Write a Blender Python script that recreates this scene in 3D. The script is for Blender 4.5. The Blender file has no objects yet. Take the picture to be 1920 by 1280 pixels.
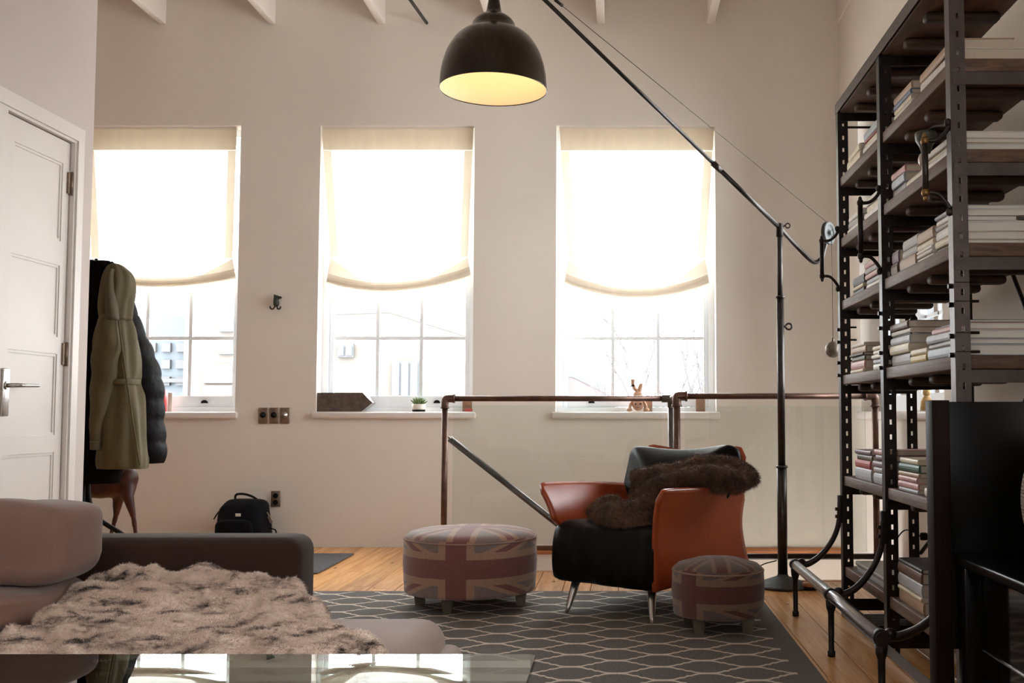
import bpy, bmesh, math, random
import numpy as np
from mathutils import Vector, Matrix, noise
PI = math.pi
R = math.radians
random.seed(7)
rng = np.random.default_rng(7)
SC = bpy.context.scene
COL = SC.collection

# ------------------------------------------------------------------ camera
F = 1900.0; PX, PY = 1160.0, 668.0; PITCH = math.atan(110.0 / F); CH = 0.95
cd = bpy.data.cameras.new('camera'); cam = bpy.data.objects.new('camera', cd); COL.objects.link(cam)
cam.location = (0, 0, CH); cam.rotation_euler = (PI / 2 + PITCH, 0, 0)
cd.sensor_width = 36.0; cd.lens = F * 36.0 / 1920.0
cd.shift_x = -(PX - 960.0) / 1920.0; cd.shift_y = (PY - 640.0) / 1920.0
cd.clip_start = 0.05; cd.clip_end = 300
SC.camera = cam
# ------------------------------------------------------------------ world, exposure
w = bpy.data.worlds.new('world'); SC.world = w; w.use_nodes = True
bg = w.node_tree.nodes['Background']; bg.inputs[0].default_value = (0.93, 0.97, 1.0, 1); bg.inputs[1].default_value = 11.5
SC.view_settings.view_transform = 'Standard'; SC.view_settings.look = 'None'
SC.view_settings.gamma = 1.0; SC.view_settings.use_curve_mapping = False
SC.view_settings.exposure = 0.45
SC.cycles.max_bounces = 10; SC.cycles.diffuse_bounces = 6; SC.cycles.transparent_max_bounces = 16
SC.cycles.sample_clamp_indirect = 8.0

def portal(loc, rot, sx, sy):
    l = bpy.data.lights.new('window_portal', 'AREA'); l.shape = 'RECTANGLE'; l.size = sx; l.size_y = sy
    l.cycles.is_portal = True
    o = bpy.data.objects.new('window_portal', l); o.location = loc; o.rotation_euler = rot; COL.objects.link(o)

# ------------------------------------------------------------------ pixel to point
_s, _c = math.sin(PITCH), math.cos(PITCH)
def ray(px, py):
    dx = (px - PX) / F; dz = -(py - PY) / F
    return Vector((dx, _c - dz * _s, _s + dz * _c))
def atY(px, py, Y):
    r = ray(px, py); t = Y / r.y; return Vector((r.x * t, Y, CH + r.z * t))
def atZ(px, py, Z=0.0):
    r = ray(px, py); t = (Z - CH) / r.z; return Vector((r.x * t, r.y * t, Z))
def atX(px, py, X):
    r = ray(px, py); t = X / r.x; return Vector((X, r.y * t, CH + r.z * t))

# ------------------------------------------------------------------ mesh builder
class MB:
    def __init__(s): s.v = []; s.f = []; s.sm = []
    def add(s, vs, fs, smooth=False):
        b = len(s.v); s.v += [tuple(v) for v in vs]
        for f in fs: s.f.append(tuple(i + b for i in f)); s.sm.append(smooth)
        return s
    def box(s, x0, x1, y0, y1, z0, z1):
        vs = [(x, y, z) for z in (z0, z1) for y in (y0, y1) for x in (x0, x1)]
        return s.add(vs, [(0, 2, 3, 1), (4, 5, 7, 6), (0, 1, 5, 4), (2, 6, 7, 3), (0, 4, 6, 2), (1, 3, 7, 5)])
    def bbox(s, x0, x1, y0, y1, z0, z1, r=0.005, seg=2):
        bm = bmesh.new(); bmesh.ops.create_cube(bm, size=1)
        for v in bm.verts:
            v.co = Vector(((x0 + x1) / 2 + v.co.x * (x1 - x0), (y0 + y1) / 2 + v.co.y * (y1 - y0), (z0 + z1) / 2 + v.co.z * (z1 - z0)))
        r = min(r, 0.49 * min(x1 - x0, y1 - y0, z1 - z0))
        bmesh.ops.bevel(bm, geom=list(bm.edges), offset=r, segments=seg, profile=0.5, affect='EDGES')
        s.frombm(bm, seg > 1); return s
    def frombm(s, bm, smooth=False):
        bm.verts.ensure_lookup_table(); bm.verts.index_update()
        s.add([v.co[:] for v in bm.verts], [[v.index for v in f.verts] for f in bm.faces], smooth); bm.free()
    def tube(s, pts, r, n=12, cap=True, closed=False):
        pts = [Vector(p) for p in pts]; m = len(pts)
        rs = r if isinstance(r, (list, tuple)) else [r] * m
        vs = []; up = None
        for i, p in enumerate(pts):
            a = pts[(i - 1) % m] if (i > 0 or closed) else p
            b = pts[(i + 1) % m] if (i < m - 1 or closed) else p
            t = (b - a).normalized()
            if up is None:
                up = Vector((0, 0, 1)) if abs(t.z) < 0.9 else Vector((0, 1, 0))
            side = t.cross(up).normalized(); up = side.cross(t).normalized()
            for k in range(n):
                an = 2 * PI * k / n
                vs.append(p + (side * math.cos(an) + up * math.sin(an)) * rs[i])
        fs = []
        for i in range(m if closed else m - 1):
            j = (i + 1) % m
            for k in range(n):
                l = (k + 1) % n
                fs.append((i * n + k, i * n + l, j * n + l, j * n + k))
        s.add(vs, fs, True)
        if cap and not closed:
            b = len(s.v) - m * n
            s.f.append(tuple(b + k for k in reversed(range(n)))); s.sm.append(False)
            s.f.append(tuple(b + (m - 1) * n + k for k in range(n))); s.sm.append(False)
        return s
    def lathe(s, prof, c=(0, 0, 0), n=32, axis='Z', capb=True, capt=True, smooth=True):
        vs = []
        for r, h in prof:
            for k in range(n):
                a = 2 * PI * k / n; x, y = r * math.cos(a), r * math.sin(a)
                if axis == 'Z': vs.append((c[0] + x, c[1] + y, c[2] + h))
                elif axis == 'Y': vs.append((c[0] + x, c[1] + h, c[2] + y))
                else: vs.append((c[0] + h, c[1] + x, c[2] + y))
        fs = []
        for i in range(len(prof) - 1):
            for k in range(n):
                l = (k + 1) % n
                fs.append((i * n + k, i * n + l, (i + 1) * n + l, (i + 1) * n + k))
        s.add(vs, fs, smooth)
        b = len(s.v) - len(vs)
        if capb and prof[0][0] > 1e-5: s.f.append(tuple(b + k for k in reversed(range(n)))); s.sm.append(False)
        if capt and prof[-1][0] > 1e-5: s.f.append(tuple(b + (len(prof) - 1) * n + k for k in range(n))); s.sm.append(False)
        return s
    def prism(s, poly, axis, a, b):
        """poly: 2-D outline; axis 'X','Y','Z' is the extrusion axis from a to b"""
        def P(u, v, h): return {'X': (h, u, v), 'Y': (u, h, v), 'Z': (u, v, h)}[axis]
        n = len(poly)
        vs = [P(u, v, a) for u, v in poly] + [P(u, v, b) for u, v in poly]
        fs = [tuple(range(n)), tuple(range(2 * n - 1, n - 1, -1))] + [(i, i + n, (i + 1) % n + n, (i + 1) % n) for i in range(n)]
        return s.add(vs, fs)
    def grid(s, fn, nu, nv, thick=0.0, smooth=True):
        """surface fn(u,v) -> Vector, u,v in 0..1; thick > 0 makes a closed sheet"""
        P = [[Vector(fn(i / nu, j / nv)) for j in range(nv + 1)] for i in range(nu + 1)]
        def idx(i, j): return i * (nv + 1) + j
        front = [p for row in P for p in row]
        fs = [(idx(i, j), idx(i + 1, j), idx(i + 1, j + 1), idx(i, j + 1)) for i in range(nu) for j in range(nv)]
        if not thick: return s.add(front, fs, smooth)
        N = []
        for i in range(nu + 1):
            for j in range(nv + 1):
                du = P[min(i + 1, nu)][j] - P[max(i - 1, 0)][j]; dv = P[i][min(j + 1, nv)] - P[i][max(j - 1, 0)]
                nn = du.cross(dv); N.append(nn.normalized() if nn.length > 1e-12 else Vector((0, 0, 1)))
        back = [p - n * thick for p, n in zip(front, N)]
        m = len(front)
        fs2 = [tuple(reversed([a + m for a in f])) for f in fs]
        rim = [idx(i, 0) for i in range(nu + 1)] + [idx(nu, j) for j in range(1, nv + 1)] + [idx(i, nv) for i in range(nu - 1, -1, -1)] + [idx(0, j) for j in range(nv - 1, 0, -1)]
        fr = [(rim[k], rim[k] + m, rim[(k + 1) % len(rim)] + m, rim[(k + 1) % len(rim)]) for k in range(len(rim))]
        return s.add(front + back, fs + fs2 + fr, smooth)
    def superq(s, c, a, b, h, e1=0.4, e2=0.4, nu=32, nv=16, fn=None):
        vs = []
        def sp(x, e): return math.copysign(abs(x) ** e, x)
        for i in range(nv + 1):
            ph = -PI / 2 + PI * i / nv
            for k in range(nu):
                th = 2 * PI * k / nu
                p = Vector((a * sp(math.cos(ph), e1) * sp(math.cos(th), e2), b * sp(math.cos(ph), e1) * sp(math.sin(th), e2), h * sp(math.sin(ph), e1)))
                if fn: p = fn(p)
                vs.append(p + Vector(c))
        fs = [(i * nu + k, i * nu + (k + 1) % nu, (i + 1) * nu + (k + 1) % nu, (i + 1) * nu + k) for i in range(nv) for k in range(nu)]
        return s.add(vs, fs, True)
    def loft(s, rows, n=28, e=0.8, fold=None, cap=True):
        """rows: (z, xc, yc, hx, hy)"""
        vs = []
        for i, (z, xc, yc, hx, hy) in enumerate(rows):
            for k in range(n):
                a = 2 * PI * k / n
                cx = math.copysign(abs(math.cos(a)) ** e, math.cos(a)); cy = math.copysign(abs(math.sin(a)) ** e, math.sin(a))
                q = 1 + (fold(a, z) if fold else 0)
                vs.append((xc + hx * cx * q, yc + hy * cy * q, z))
        m = len(rows)
        fs = [(i * n + k, i * n + (k + 1) % n, (i + 1) * n + (k + 1) % n, (i + 1) * n + k) for i in range(m - 1) for k in range(n)]
        if cap: fs += [tuple(reversed(range(n))), tuple((m - 1) * n + k for k in range(n))]
        return s.add(vs, fs, True)
    def xf(s, M, start=0):
        for i in range(start, len(s.v)): s.v[i] = tuple(M @ Vector(s.v[i]))
        return s
    def mesh(s, name):
        me = bpy.data.meshes.new(name); me.from_pydata(s.v, [], s.f)
        me.polygons.foreach_set('use_smooth', s.sm); me.update(); me.validate()
        bm = bmesh.new(); bm.from_mesh(me); bmesh.ops.recalc_face_normals(bm, faces=bm.faces); bm.to_mesh(me); bm.free()
        return me

def interp_rows(rows, k=6):
    """smoothly resample loft rows"""
    out = []
    for i in range(len(rows) - 1):
        p0 = rows[max(i - 1, 0)]; p1 = rows[i]; p2 = rows[i + 1]; p3 = rows[min(i + 2, len(rows) - 1)]
        for j in range(k):
            t = j / k
            out.append(tuple(0.5 * ((2 * b) + (-a + c) * t + (2 * a - 5 * b + 4 * c - d) * t * t + (-a + 3 * b - 3 * c + d) * t ** 3) for a, b, c, d in zip(p0, p1, p2, p3)))
    out.append(tuple(rows[-1])); return out
def spline(pts, k=6): return [Vector(p) for p in interp_rows([tuple(p) for p in pts], k)]
def arc(c, r, a0, a1, n, ax='XZ'):
    o = []
    for i in range(n + 1):
        a = a0 + (a1 - a0) * i / n; u, v = r * math.cos(a), r * math.sin(a)
        o.append(Vector((c[0] + u, c[1], c[2] + v)) if ax == 'XZ' else Vector((c[0], c[1] + u, c[2] + v)) if ax == 'YZ' else Vector((c[0] + u, c[1] + v, c[2])))
    return o

# ------------------------------------------------------------------ objects
def tag(o, label=None, cat=None, group=None, kind=None):
    if label: o['label'] = label
    if cat: o['category'] = cat
    if group: o['group'] = group
    if kind: o['kind'] = kind
    return o
def thing(name, label, cat, loc, rz=0.0, group=None):
    o = bpy.data.objects.new(name, None); o.location = loc; o.rotation_euler = (0, 0, rz); o.empty_display_size = 0.05
    COL.objects.link(o); return tag(o, label, cat, group)
def wmat(o):
    M = Matrix.Translation(o.location) @ Matrix.Rotation(o.rotation_euler.z, 4, 'Z')
    return (wmat(o.parent) @ M) if o.parent else M
def part(name, mb, m, parent, label=None, local=False, origin=None):
    """mesh in world coordinates unless local; becomes a child of parent"""
    if not local: mb.xf(wmat(parent).inverted())
    a = np.array(mb.v); c = (a.min(0) + a.max(0)) / 2 if origin is None else np.array(origin)
    mb.v = [tuple(x) for x in (a - c)]
    o = bpy.data.objects.new(name, mb.mesh(name)); o.location = c; o.parent = parent
    o.data.materials.append(m); COL.objects.link(o)
    if label: o['label'] = label
    return o
def solo(name, mb, m, label=None, cat=None, group=None, kind=None):
    a = np.array(mb.v); lo, hi = a.min(0), a.max(0); c = np.array(((lo[0] + hi[0]) / 2, (lo[1] + hi[1]) / 2, lo[2]))
    mb.v = [tuple(x) for x in (a - c)]
    o = bpy.data.objects.new(name, mb.mesh(name)); o.location = c; o.data.materials.append(m); COL.objects.link(o)
    return tag(o, label, cat, group, kind)
def blob(chains, voxel, smooth=8, disp=None):
    """chains of (x,y,z,r) swept by spheres, fused by a voxel remesh -> MB"""
    bm = bmesh.new()
    for ch in chains:
        for (a, b) in zip(ch[:-1], ch[1:]):
            pa, pb = Vector(a[:3]), Vector(b[:3]); L = (pb - pa).length; ra, rb = a[3], b[3]
            n = max(1, int(L / (0.3 * min(ra, rb))))
            for i in range(n + 1):
                t = i / n
                bmesh.ops.create_icosphere(bm, subdivisions=2, radius=ra + (rb - ra) * t, matrix=Matrix.Translation(pa.lerp(pb, t)))
        if len(ch) == 1:
            bmesh.ops.create_icosphere(bm, subdivisions=2, radius=ch[0][3], matrix=Matrix.Translation(Vector(ch[0][:3])))
    me = bpy.data.meshes.new('tmp'); bm.to_mesh(me); bm.free()
    o = bpy.data.objects.new('tmp', me); COL.objects.link(o)
    md = o.modifiers.new('r', 'REMESH'); md.mode = 'VOXEL'; md.voxel_size = voxel
    if smooth:
        ms = o.modifiers.new('s', 'SMOOTH'); ms.iterations = smooth; ms.factor = 0.5
    dg = bpy.context.evaluated_depsgraph_get(); ev = o.evaluated_get(dg); m2 = ev.to_mesh()
    mb = MB(); mb.add([v.co[:] for v in m2.vertices], [tuple(p.vertices) for p in m2.polygons], True)
    if disp:
        ns = [v.normal.copy() for v in m2.vertices]
        mb.v = [tuple(Vector(v) + n * disp(Vector(v))) for v, n in zip(mb.v, ns)]
    ev.to_mesh_clear(); bpy.data.objects.remove(o); bpy.data.meshes.remove(me)
    return mb
def fur(mb, count, length, width, lean=(0, 0, -0.4), jitter=0.6, sel=None):
    """adds thin blades standing on the surface of mb"""
    V = np.array(mb.v); tri = []
    for f in mb.f:
        for k in range(1, len(f) - 1): tri.append((f[0], f[k], f[k + 1]))
    T = np.array(tri); A, B, C = V[T[:, 0]], V[T[:, 1]], V[T[:, 2]]
    N = np.cross(B - A, C - A); ar = np.linalg.norm(N, axis=1) + 1e-12; N = N / ar[:, None]
    if sel is not None:
        ar = ar * sel((A + B + C) / 3, N)
    i = rng.choice(len(T), count, p=ar / ar.sum())
    u = rng.random((count, 1)); v = rng.random((count, 1)); fl = (u + v) > 1; u = np.where(fl, 1 - u, u); v = np.where(fl, 1 - v, v)
    P = A[i] + (B[i] - A[i]) * u + (C[i] - A[i]) * v; n = N[i]
    d = n + np.array(lean) + rng.normal(0, jitter, (count, 3)) * 0.6; d /= np.linalg.norm(d, axis=1)[:, None]
    side = np.cross(d, rng.normal(0, 1, (count, 3))); side /= np.linalg.norm(side, axis=1)[:, None]
    L = length * rng.uniform(0.6, 1.25, (count, 1)); W = width
    drop = np.array([0, 0, -0.25]) * L
    q = np.stack([P - side * W / 2 - n * 0.001, P + side * W / 2 - n * 0.001, P + d * L + drop], 1).reshape(-1, 3)
    b = len(mb.v); mb.v += [tuple(x) for x in q.tolist()]
    mb.f += [(b + 3 * k, b + 3 * k + 1, b + 3 * k + 2) for k in range(count)]; mb.sm += [False] * count
    return mb

# ------------------------------------------------------------------ materials
class E:
    """tiny arithmetic on shader sockets"""
    def __init__(s, nt, so): s.nt = nt; s.s = so
    def _m(s, op, *a):
        n = s.nt.nodes.new('ShaderNodeMath'); n.operation = op
        for i, x in enumerate((s,) + a):
            if isinstance(x, E): s.nt.links.new(x.s, n.inputs[i])
            else: n.inputs[i].default_value = x
        return E(s.nt, n.outputs[0])
    def __add__(s, o): return s._m('ADD', o)
    def __sub__(s, o): return s._m('SUBTRACT', o)
    def __mul__(s, o): return s._m('MULTIPLY', o)
    def __truediv__(s, o): return s._m('DIVIDE', o)
    def lt(s, o): return s._m('LESS_THAN', o)
    def gt(s, o): return s._m('GREATER_THAN', o)
    def abs(s): return s._m('ABSOLUTE')
    def fract(s): return s._m('FRACT')
    def mx(s, o): return s._m('MAXIMUM', o)
    def mn(s, o): return s._m('MINIMUM', o)
    def at2(s, o): return s._m('ARCTAN2', o)
    def sin(s): return s._m('SINE')
class Mat:
    def __init__(s, name, col=(0.5, 0.5, 0.5), rough=0.5, metal=0.0, spec=0.5):
        s.m = bpy.data.materials.new(name); s.m.use_nodes = True; s.nt = s.m.node_tree; s.b = s.nt.nodes['Principled BSDF']
        s.b.inputs['Base Color'].default_value = (*col, 1); s.b.inputs['Roughness'].default_value = rough
        s.b.inputs['Metallic'].default_value = metal; s.b.inputs['Specular IOR Level'].default_value = spec
        s.col = col
    def N(s, t, **k):
        n = s.nt.nodes.new('ShaderNode' + t)
        for a, b in k.items(): setattr(n, a, b)
        return n
    def L(s, a, b): s.nt.links.new(a, b)
    def tc(s, which='Object', scale=(1, 1, 1), rnd=False):
        t = s.N('TexCoord'); mp = s.N('Mapping'); mp.inputs['Scale'].default_value = scale
        s.L(t.outputs[which], mp.inputs[0])
        if rnd:
            oi = s.N('ObjectInfo'); c = s.N('CombineXYZ'); mu = s.N('Math', operation='MULTIPLY'); mu.inputs[1].default_value = 37.0
            s.L(oi.outputs['Random'], mu.inputs[0])
            for i in range(3): s.L(mu.outputs[0], c.inputs[i])
            s.L(c.outputs[0], mp.inputs['Location'])
        return mp.outputs[0]
    def noise(s, vec, scale=5, detail=4, rough=0.55, dist=0.0):
        n = s.N('TexNoise'); n.inputs['Scale'].default_value = scale; n.inputs['Detail'].default_value = detail
        n.inputs['Roughness'].default_value = rough; n.inputs['Distortion'].default_value = dist
        s.L(vec, n.inputs['Vector']); return n.outputs['Fac']
    def ramp(s, fac, stops):
        r = s.N('ValToRGB'); el = r.color_ramp.elements
        while len(el) < len(stops): el.new(0.5)
        for e, (p, c) in zip(el, stops): e.position = p; e.color = (*c, 1) if len(c) == 3 else c
        s.L(fac, r.inputs[0]); return r.outputs[0]
    def mix(s, fac, a, b):
        m = s.N('MixRGB')
        for so, x in ((m.inputs[0], fac), (m.inputs[1], a), (m.inputs[2], b)):
            if isinstance(x, E): s.L(x.s, so)
            elif hasattr(x, 'is_linked'): s.L(x, so)
            elif isinstance(x, (int, float)): so.default_value = x
            else: so.default_value = (*x, 1)
        return m.outputs[0]
    def base(s, so): s.L(so, s.b.inputs['Base Color']); return s
    def bump(s, so, strength=0.3, dist=0.01):
        b = s.N('Bump'); b.inputs['Strength'].default_value = strength; b.inputs['Distance'].default_value = dist
        s.L(so, b.inputs['Height']); s.L(b.outputs[0], s.b.inputs['Normal']); return s
    def vary(s, amount=0.25, scale=8, vec=None, bump=0.0, rnd=True, bscale=None, detail=4):
        vec = vec or s.tc('Object', rnd=rnd)
        f = s.noise(vec, scale, detail)
        c0 = tuple(x * (1 - amount) for x in s.col); c1 = tuple(min(1, x * (1 + amount)) for x in s.col)
        s.base(s.ramp(f, [(0.3, c0), (0.7, c1)]))
        if bump: s.bump(s.noise(vec, bscale or scale * 6, 3), bump)
        return s
def srgb(r, g, b):
    return tuple(((x / 255) / 12.92 if x / 255 <= 0.04045 else ((x / 255 + 0.055) / 1.055) ** 2.4) for x in (r, g, b))

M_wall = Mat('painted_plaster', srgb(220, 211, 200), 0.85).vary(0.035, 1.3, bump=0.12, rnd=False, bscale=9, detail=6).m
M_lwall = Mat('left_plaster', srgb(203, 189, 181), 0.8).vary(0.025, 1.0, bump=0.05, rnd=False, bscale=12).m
M_white = Mat('white_gloss_paint', srgb(218, 208, 200), 0.4).vary(0.02, 3, rnd=False).m
M_frame = Mat('window_paint', srgb(238, 243, 247), 0.4).vary(0.02, 5).m
M_ceil = Mat('ceiling_paint', srgb(222, 212, 202), 0.8).vary(0.03, 2, rnd=False).m

def mk_wood(name, dark, light, rough=0.35, gscale=(28, 1.6, 28), knots=True, spread=0.55, bump=0.12):
    m = Mat(name, light, rough)
    v = m.tc('Object', gscale, rnd=True)
    f = m.noise(v, 1.0, 8, 0.65, 0.8)
    oi = m.N('ObjectInfo')
    c = m.ramp(f, [(0.3, dark), (0.62, light)])
    hs = m.N('HueSaturation'); m.L(c, hs.inputs['Color'])
    mr = m.N('MapRange'); mr.inputs['To Min'].default_value = 1 - spread / 2; mr.inputs['To Max'].default_value = 1 + spread / 2
    m.L(oi.outputs['Random'], mr.inputs['Value']); m.L(mr.outputs[0], hs.inputs['Value'])
    out = hs.outputs[0]
    if knots:
        vo = m.N('TexVoronoi'); vo.inputs['Scale'].default_value = 3.0
        v2 = m.tc('Object', (2.2, 0.8, 1), rnd=True); m.L(v2, vo.inputs['Vector'])
        k = m.ramp(vo.outputs['Distance'], [(0.03, (1, 1, 1)), (0.085, (0, 0, 0))])
        out = m.mix(k, out, tuple(x * 0.35 for x in dark))
    m.base(out); m.bump(f, bump, 0.004); return m.m
M_floor = mk_wood('pine_boards', srgb(178, 118, 64), srgb(226, 170, 106), 0.27, spread=0.4)
M_fbase = Mat('floor_underlay', srgb(70, 45, 28), 0.7).vary(0.2).m
M_shelf = mk_wood('old_shelf_timber', srgb(62, 44, 34), srgb(112, 84, 66), 0.6, (10, 3, 60), False, 0.3, 0.3)
M_shelfX = mk_wood('old_batten_timber', srgb(50, 36, 28), srgb(84, 62, 48), 0.6, (3, 40, 40), False, 0.3, 0.3)
M_trim = mk_wood('orange_trim_wood', srgb(150, 88, 48), srgb(186, 122, 76), 0.35, (1.6, 28, 28), False, 0.1)
M_deer = mk_wood('carved_red_wood', srgb(34, 16, 10), srgb(70, 32, 19), 0.5, (12, 12, 3), False, 0.1)

def mk_iron(name, col, rough=0.4, metal=0.85, amt=0.35):
    return Mat(name, col, rough, metal).vary(amt, 14, bump=0.06, bscale=60).m
M_iron = mk_iron('dark_iron', srgb(40, 33, 30), 0.42, 0.6)
M_upright = mk_iron('angle_iron', srgb(86, 79, 78), 0.42, 0.7, 0.2)
M_pipe = mk_iron('aged_pipe', srgb(94, 70, 59), 0.38, 0.7)
M_pipe2 = Mat('grey_steel_pipe', srgb(96, 92, 90), 0.3, 0.8).vary(0.12, 8).m
M_steel = Mat('worn_steel_pipe', srgb(150, 150, 154), 0.27, 0.95).vary(0.06, 6).m
M_lamp = Mat('bronze_enamel', srgb(44, 32, 22), 0.22, 0.3).vary(0.3, 10, bump=0.02).m
M_lpole = mk_iron('lamp_iron', srgb(62, 58, 56), 0.35, 0.8, 0.2)
M_brass = Mat('brass', srgb(128, 96, 60), 0.3, 0.9).vary(0.2, 12).m
M_bronze = Mat('bronze_plate', srgb(128, 108, 90), 0.4, 0.6).vary(0.25, 30).m
M_chrome = Mat('brushed_steel', srgb(190, 184, 178), 0.28, 0.95).vary(0.06, 20).m
M_black = Mat('black_fittings', srgb(20, 18, 17), 0.5, 0, 0.3).vary(0.2, 20).m
M_ballst = Mat('cast_ball', srgb(100, 88, 76), 0.4, 0.5).vary(0.25, 30, bump=0.1).m

# thin window glass: transparent with a fresnel reflection
def mk_glass(name, tint=(1, 1, 1), ior=1.5):
    m = bpy.data.materials.new(name); m.use_nodes = True; nt = m.node_tree; nt.nodes.clear()
    o = nt.nodes.new('ShaderNodeOutputMaterial'); t = nt.nodes.new('ShaderNodeBsdfTransparent'); t.inputs[0].default_value = (*tint, 1)
    g = nt.nodes.new('ShaderNodeBsdfGlossy'); g.inputs['Roughness'].default_value = 0.0
    f = nt.nodes.new('ShaderNodeFresnel'); f.inputs[0].default_value = ior
    x = nt.nodes.new('ShaderNodeMixShader'); nt.links.new(f.outputs[0], x.inputs[0]); nt.links.new(t.outputs[0], x.inputs[1]); nt.links.new(g.outputs[0], x.inputs[2])
    nt.links.new(x.outputs[0], o.inputs[0]); return m
M_glass = mk_glass('window_glass')
M_rglass = mk_glass('railing_glass', (0.96, 0.985, 0.975))
M_tglass = mk_glass('table_glass', (0.60, 0.68, 0.65), 2.1)

def mk_fabric(name, col, trans, weave=420, tcol=None):
    m = bpy.data.materials.new(name); m.use_nodes = True; nt = m.node_tree; nt.nodes.clear()
    o = nt.nodes.new('ShaderNodeOutputMaterial'); d = nt.nodes.new('ShaderNodeBsdfDiffuse'); t = nt.nodes.new('ShaderNodeBsdfTranslucent')
    x = nt.nodes.new('ShaderNodeMixShader'); x.inputs[0].default_value = trans
    tc = nt.nodes.new('ShaderNodeTexCoord'); n = nt.nodes.new('ShaderNodeTexNoise'); n.inputs['Scale'].default_value = 14; n.inputs['Detail'].default_value = 6
    mp = nt.nodes.new('ShaderNodeMapping'); mp.inputs['Scale'].default_value = (1, 1, 0.25)
    nt.links.new(tc.outputs['Object'], mp.inputs[0]); nt.links.new(mp.outputs[0], n.inputs['Vector'])
    r = nt.nodes.new('ShaderNodeValToRGB'); r.color_ramp.elements[0].position = 0.3; r.color_ramp.elements[1].position = 0.7
    r.color_ramp.elements[0].color = (*[c * 0.93 for c in col], 1); r.color_ramp.elements[1].color = (*col, 1)
    nt.links.new(n.outputs['Fac'], r.inputs[0]); nt.links.new(r.outputs[0], d.inputs[0])
    if tcol: t.inputs[0].default_value = (*tcol, 1)
    else: nt.links.new(r.outputs[0], t.inputs[0])
    nt.links.new(d.outputs[0], x.inputs[1]); nt.links.new(t.outputs[0], x.inputs[2]); nt.links.new(x.outputs[0], o.inputs[0]); return m
M_blind = mk_fabric('linen_sheer', srgb(248, 244, 234), 0.62)
M_blind2 = mk_fabric('linen_double', srgb(226, 212, 190), 0.17)
M_blind3 = mk_fabric('linen_fold', srgb(238, 228, 212), 0.27)

# ------------------------------------------------------------------ room shell
YB = atZ(700, 1025, 0).y                    # inner face of the window wall
XR = atY(1577, 500, YB).x                   # right wall
XL = -2.33                                  # wall with the door
XO = -4.5                                   # recess wall behind it
ZC = atY(1130, 45, YB).z + 0.20             # ceiling
ZB = ZC - 0.20                              # joist soffit
FB = -2.6                                   # rear of the room
WT = 0.30
def zB(y): return atY(740, y, YB).z
wz0, wz1 = zB(772), zB(235)
def xB(x, y=500): return atY(x, y, YB).x
W = [(xB(158), xB(446.5)), (xB(597), xB(888)), (xB(1042.5), xB(1342))]
YE1, YE2, XJ = 6.27, 5.92, 0.335            # edges of the stair opening and the jog
XS = -1.06
# window wall as masonry around three openings
mb = MB()
xs = [XO] + [a for p in W for a in p] + [XR + WT]
mb.box(XO, XR + WT, YB, YB + WT, wz1, ZC + 0.1); mb.box(XO, XR + WT, YB, YB + WT, -3.2, wz0)
for i in range(0, 8, 2): mb.box(xs[i], xs[i + 1], YB, YB + WT, wz0, wz1)
def struct(name, mb, m):
    o = solo(name, mb, m, kind='structure'); return o
struct('wall_back', mb, M_wall)
# right wall with one opening seen through the bookcase, an unseen one added nearer the viewer for side light
RW = (5.08, 6.82); rz0, rz1 = wz0, wz1
mb = MB(); RN = (0.1, 1.1)
mb.box(XR, XR + WT, FB, YB, rz1, ZC + 0.1); mb.box(XR, XR + WT, FB, YB, -3.2, rz0); mb.box(XR, XR + WT, *RN, 2.15, rz1)
for a, b in ((FB, RN[0]), (RN[1], RW[0]), (RW[1], YB)): mb.box(XR, XR + WT, a, b, rz0, rz1)
struct('wall_right', mb, M_wall)
# left wall with door opening
DY0, DY1 = 3.78, atX(134, 268, XL).y; DZ = atX(133, 268, XL).z
WE = atX(168, 500, XL).y
mb = MB()
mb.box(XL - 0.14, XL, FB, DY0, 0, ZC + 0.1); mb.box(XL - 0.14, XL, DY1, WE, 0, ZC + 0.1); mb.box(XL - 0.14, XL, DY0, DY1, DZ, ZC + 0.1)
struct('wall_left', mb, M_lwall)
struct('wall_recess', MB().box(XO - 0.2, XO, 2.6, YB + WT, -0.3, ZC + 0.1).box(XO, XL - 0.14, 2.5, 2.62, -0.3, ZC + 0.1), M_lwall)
# rear wall behind the viewer; unseen openings added and sized for fill light
mb = MB(); 
mb.box(XL - 0.14, XR + WT, FB - 0.2, FB, 3.3, ZC + 0.1); mb.box(XL - 0.14, XR + WT, FB - 0.2, FB, -0.3, 1.35)
for a, b in ((XL - 0.14, -1.35), (-1.05, 0.15), (0.45, XR + WT)): mb.box(a, b, FB - 0.2, FB, 1.35, 3.3)
struct('wall_rear', mb, M_wall)
struct('ceiling', MB().box(XO, XR + WT, FB - 0.2, YB + WT, ZC, ZC + 0.1), M_ceil)
for i, (a, b) in enumerate(((298, 311), (503, 516), (708, 722), (914, 927), (1119, 1134), (1325, 1340), (1568, 1590))):
    x0, x1 = atY(a, 45, YB).x, atY(b, 45, YB).x
    struct('trim_%d' % (i + 2), MB().bbox(x0, min(x1, XR + 0.02), FB, YB + 0.01, ZB, ZC + 0.02, 0.006), M_ceil)
# extra joists out over the recess
for i, x in enumerate((-4.15,)):
    struct('trim_%d' % (i + 10), MB().bbox(x, x + 0.055, 2.62, YB, ZB, ZC + 0.02, 0.006), M_ceil)

portal((-1.2, FB - 0.22, 2.33), (PI / 2, 0, PI), 0.3, 1.95); portal((0.3, FB - 0.22, 2.33), (PI / 2, 0, PI), 0.3, 1.95)
for a, b in W: portal(((a + b) / 2, YB + WT + 0.02, (wz0 + wz1) / 2), (-PI / 2, 0, 0), b - a, wz1 - wz0)
for a, b in (RW, RN): portal((XR + WT + 0.02, (a + b) / 2, (wz0 + wz1) / 2), (0, PI / 2, 0), wz1 - wz0, b - a)

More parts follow.
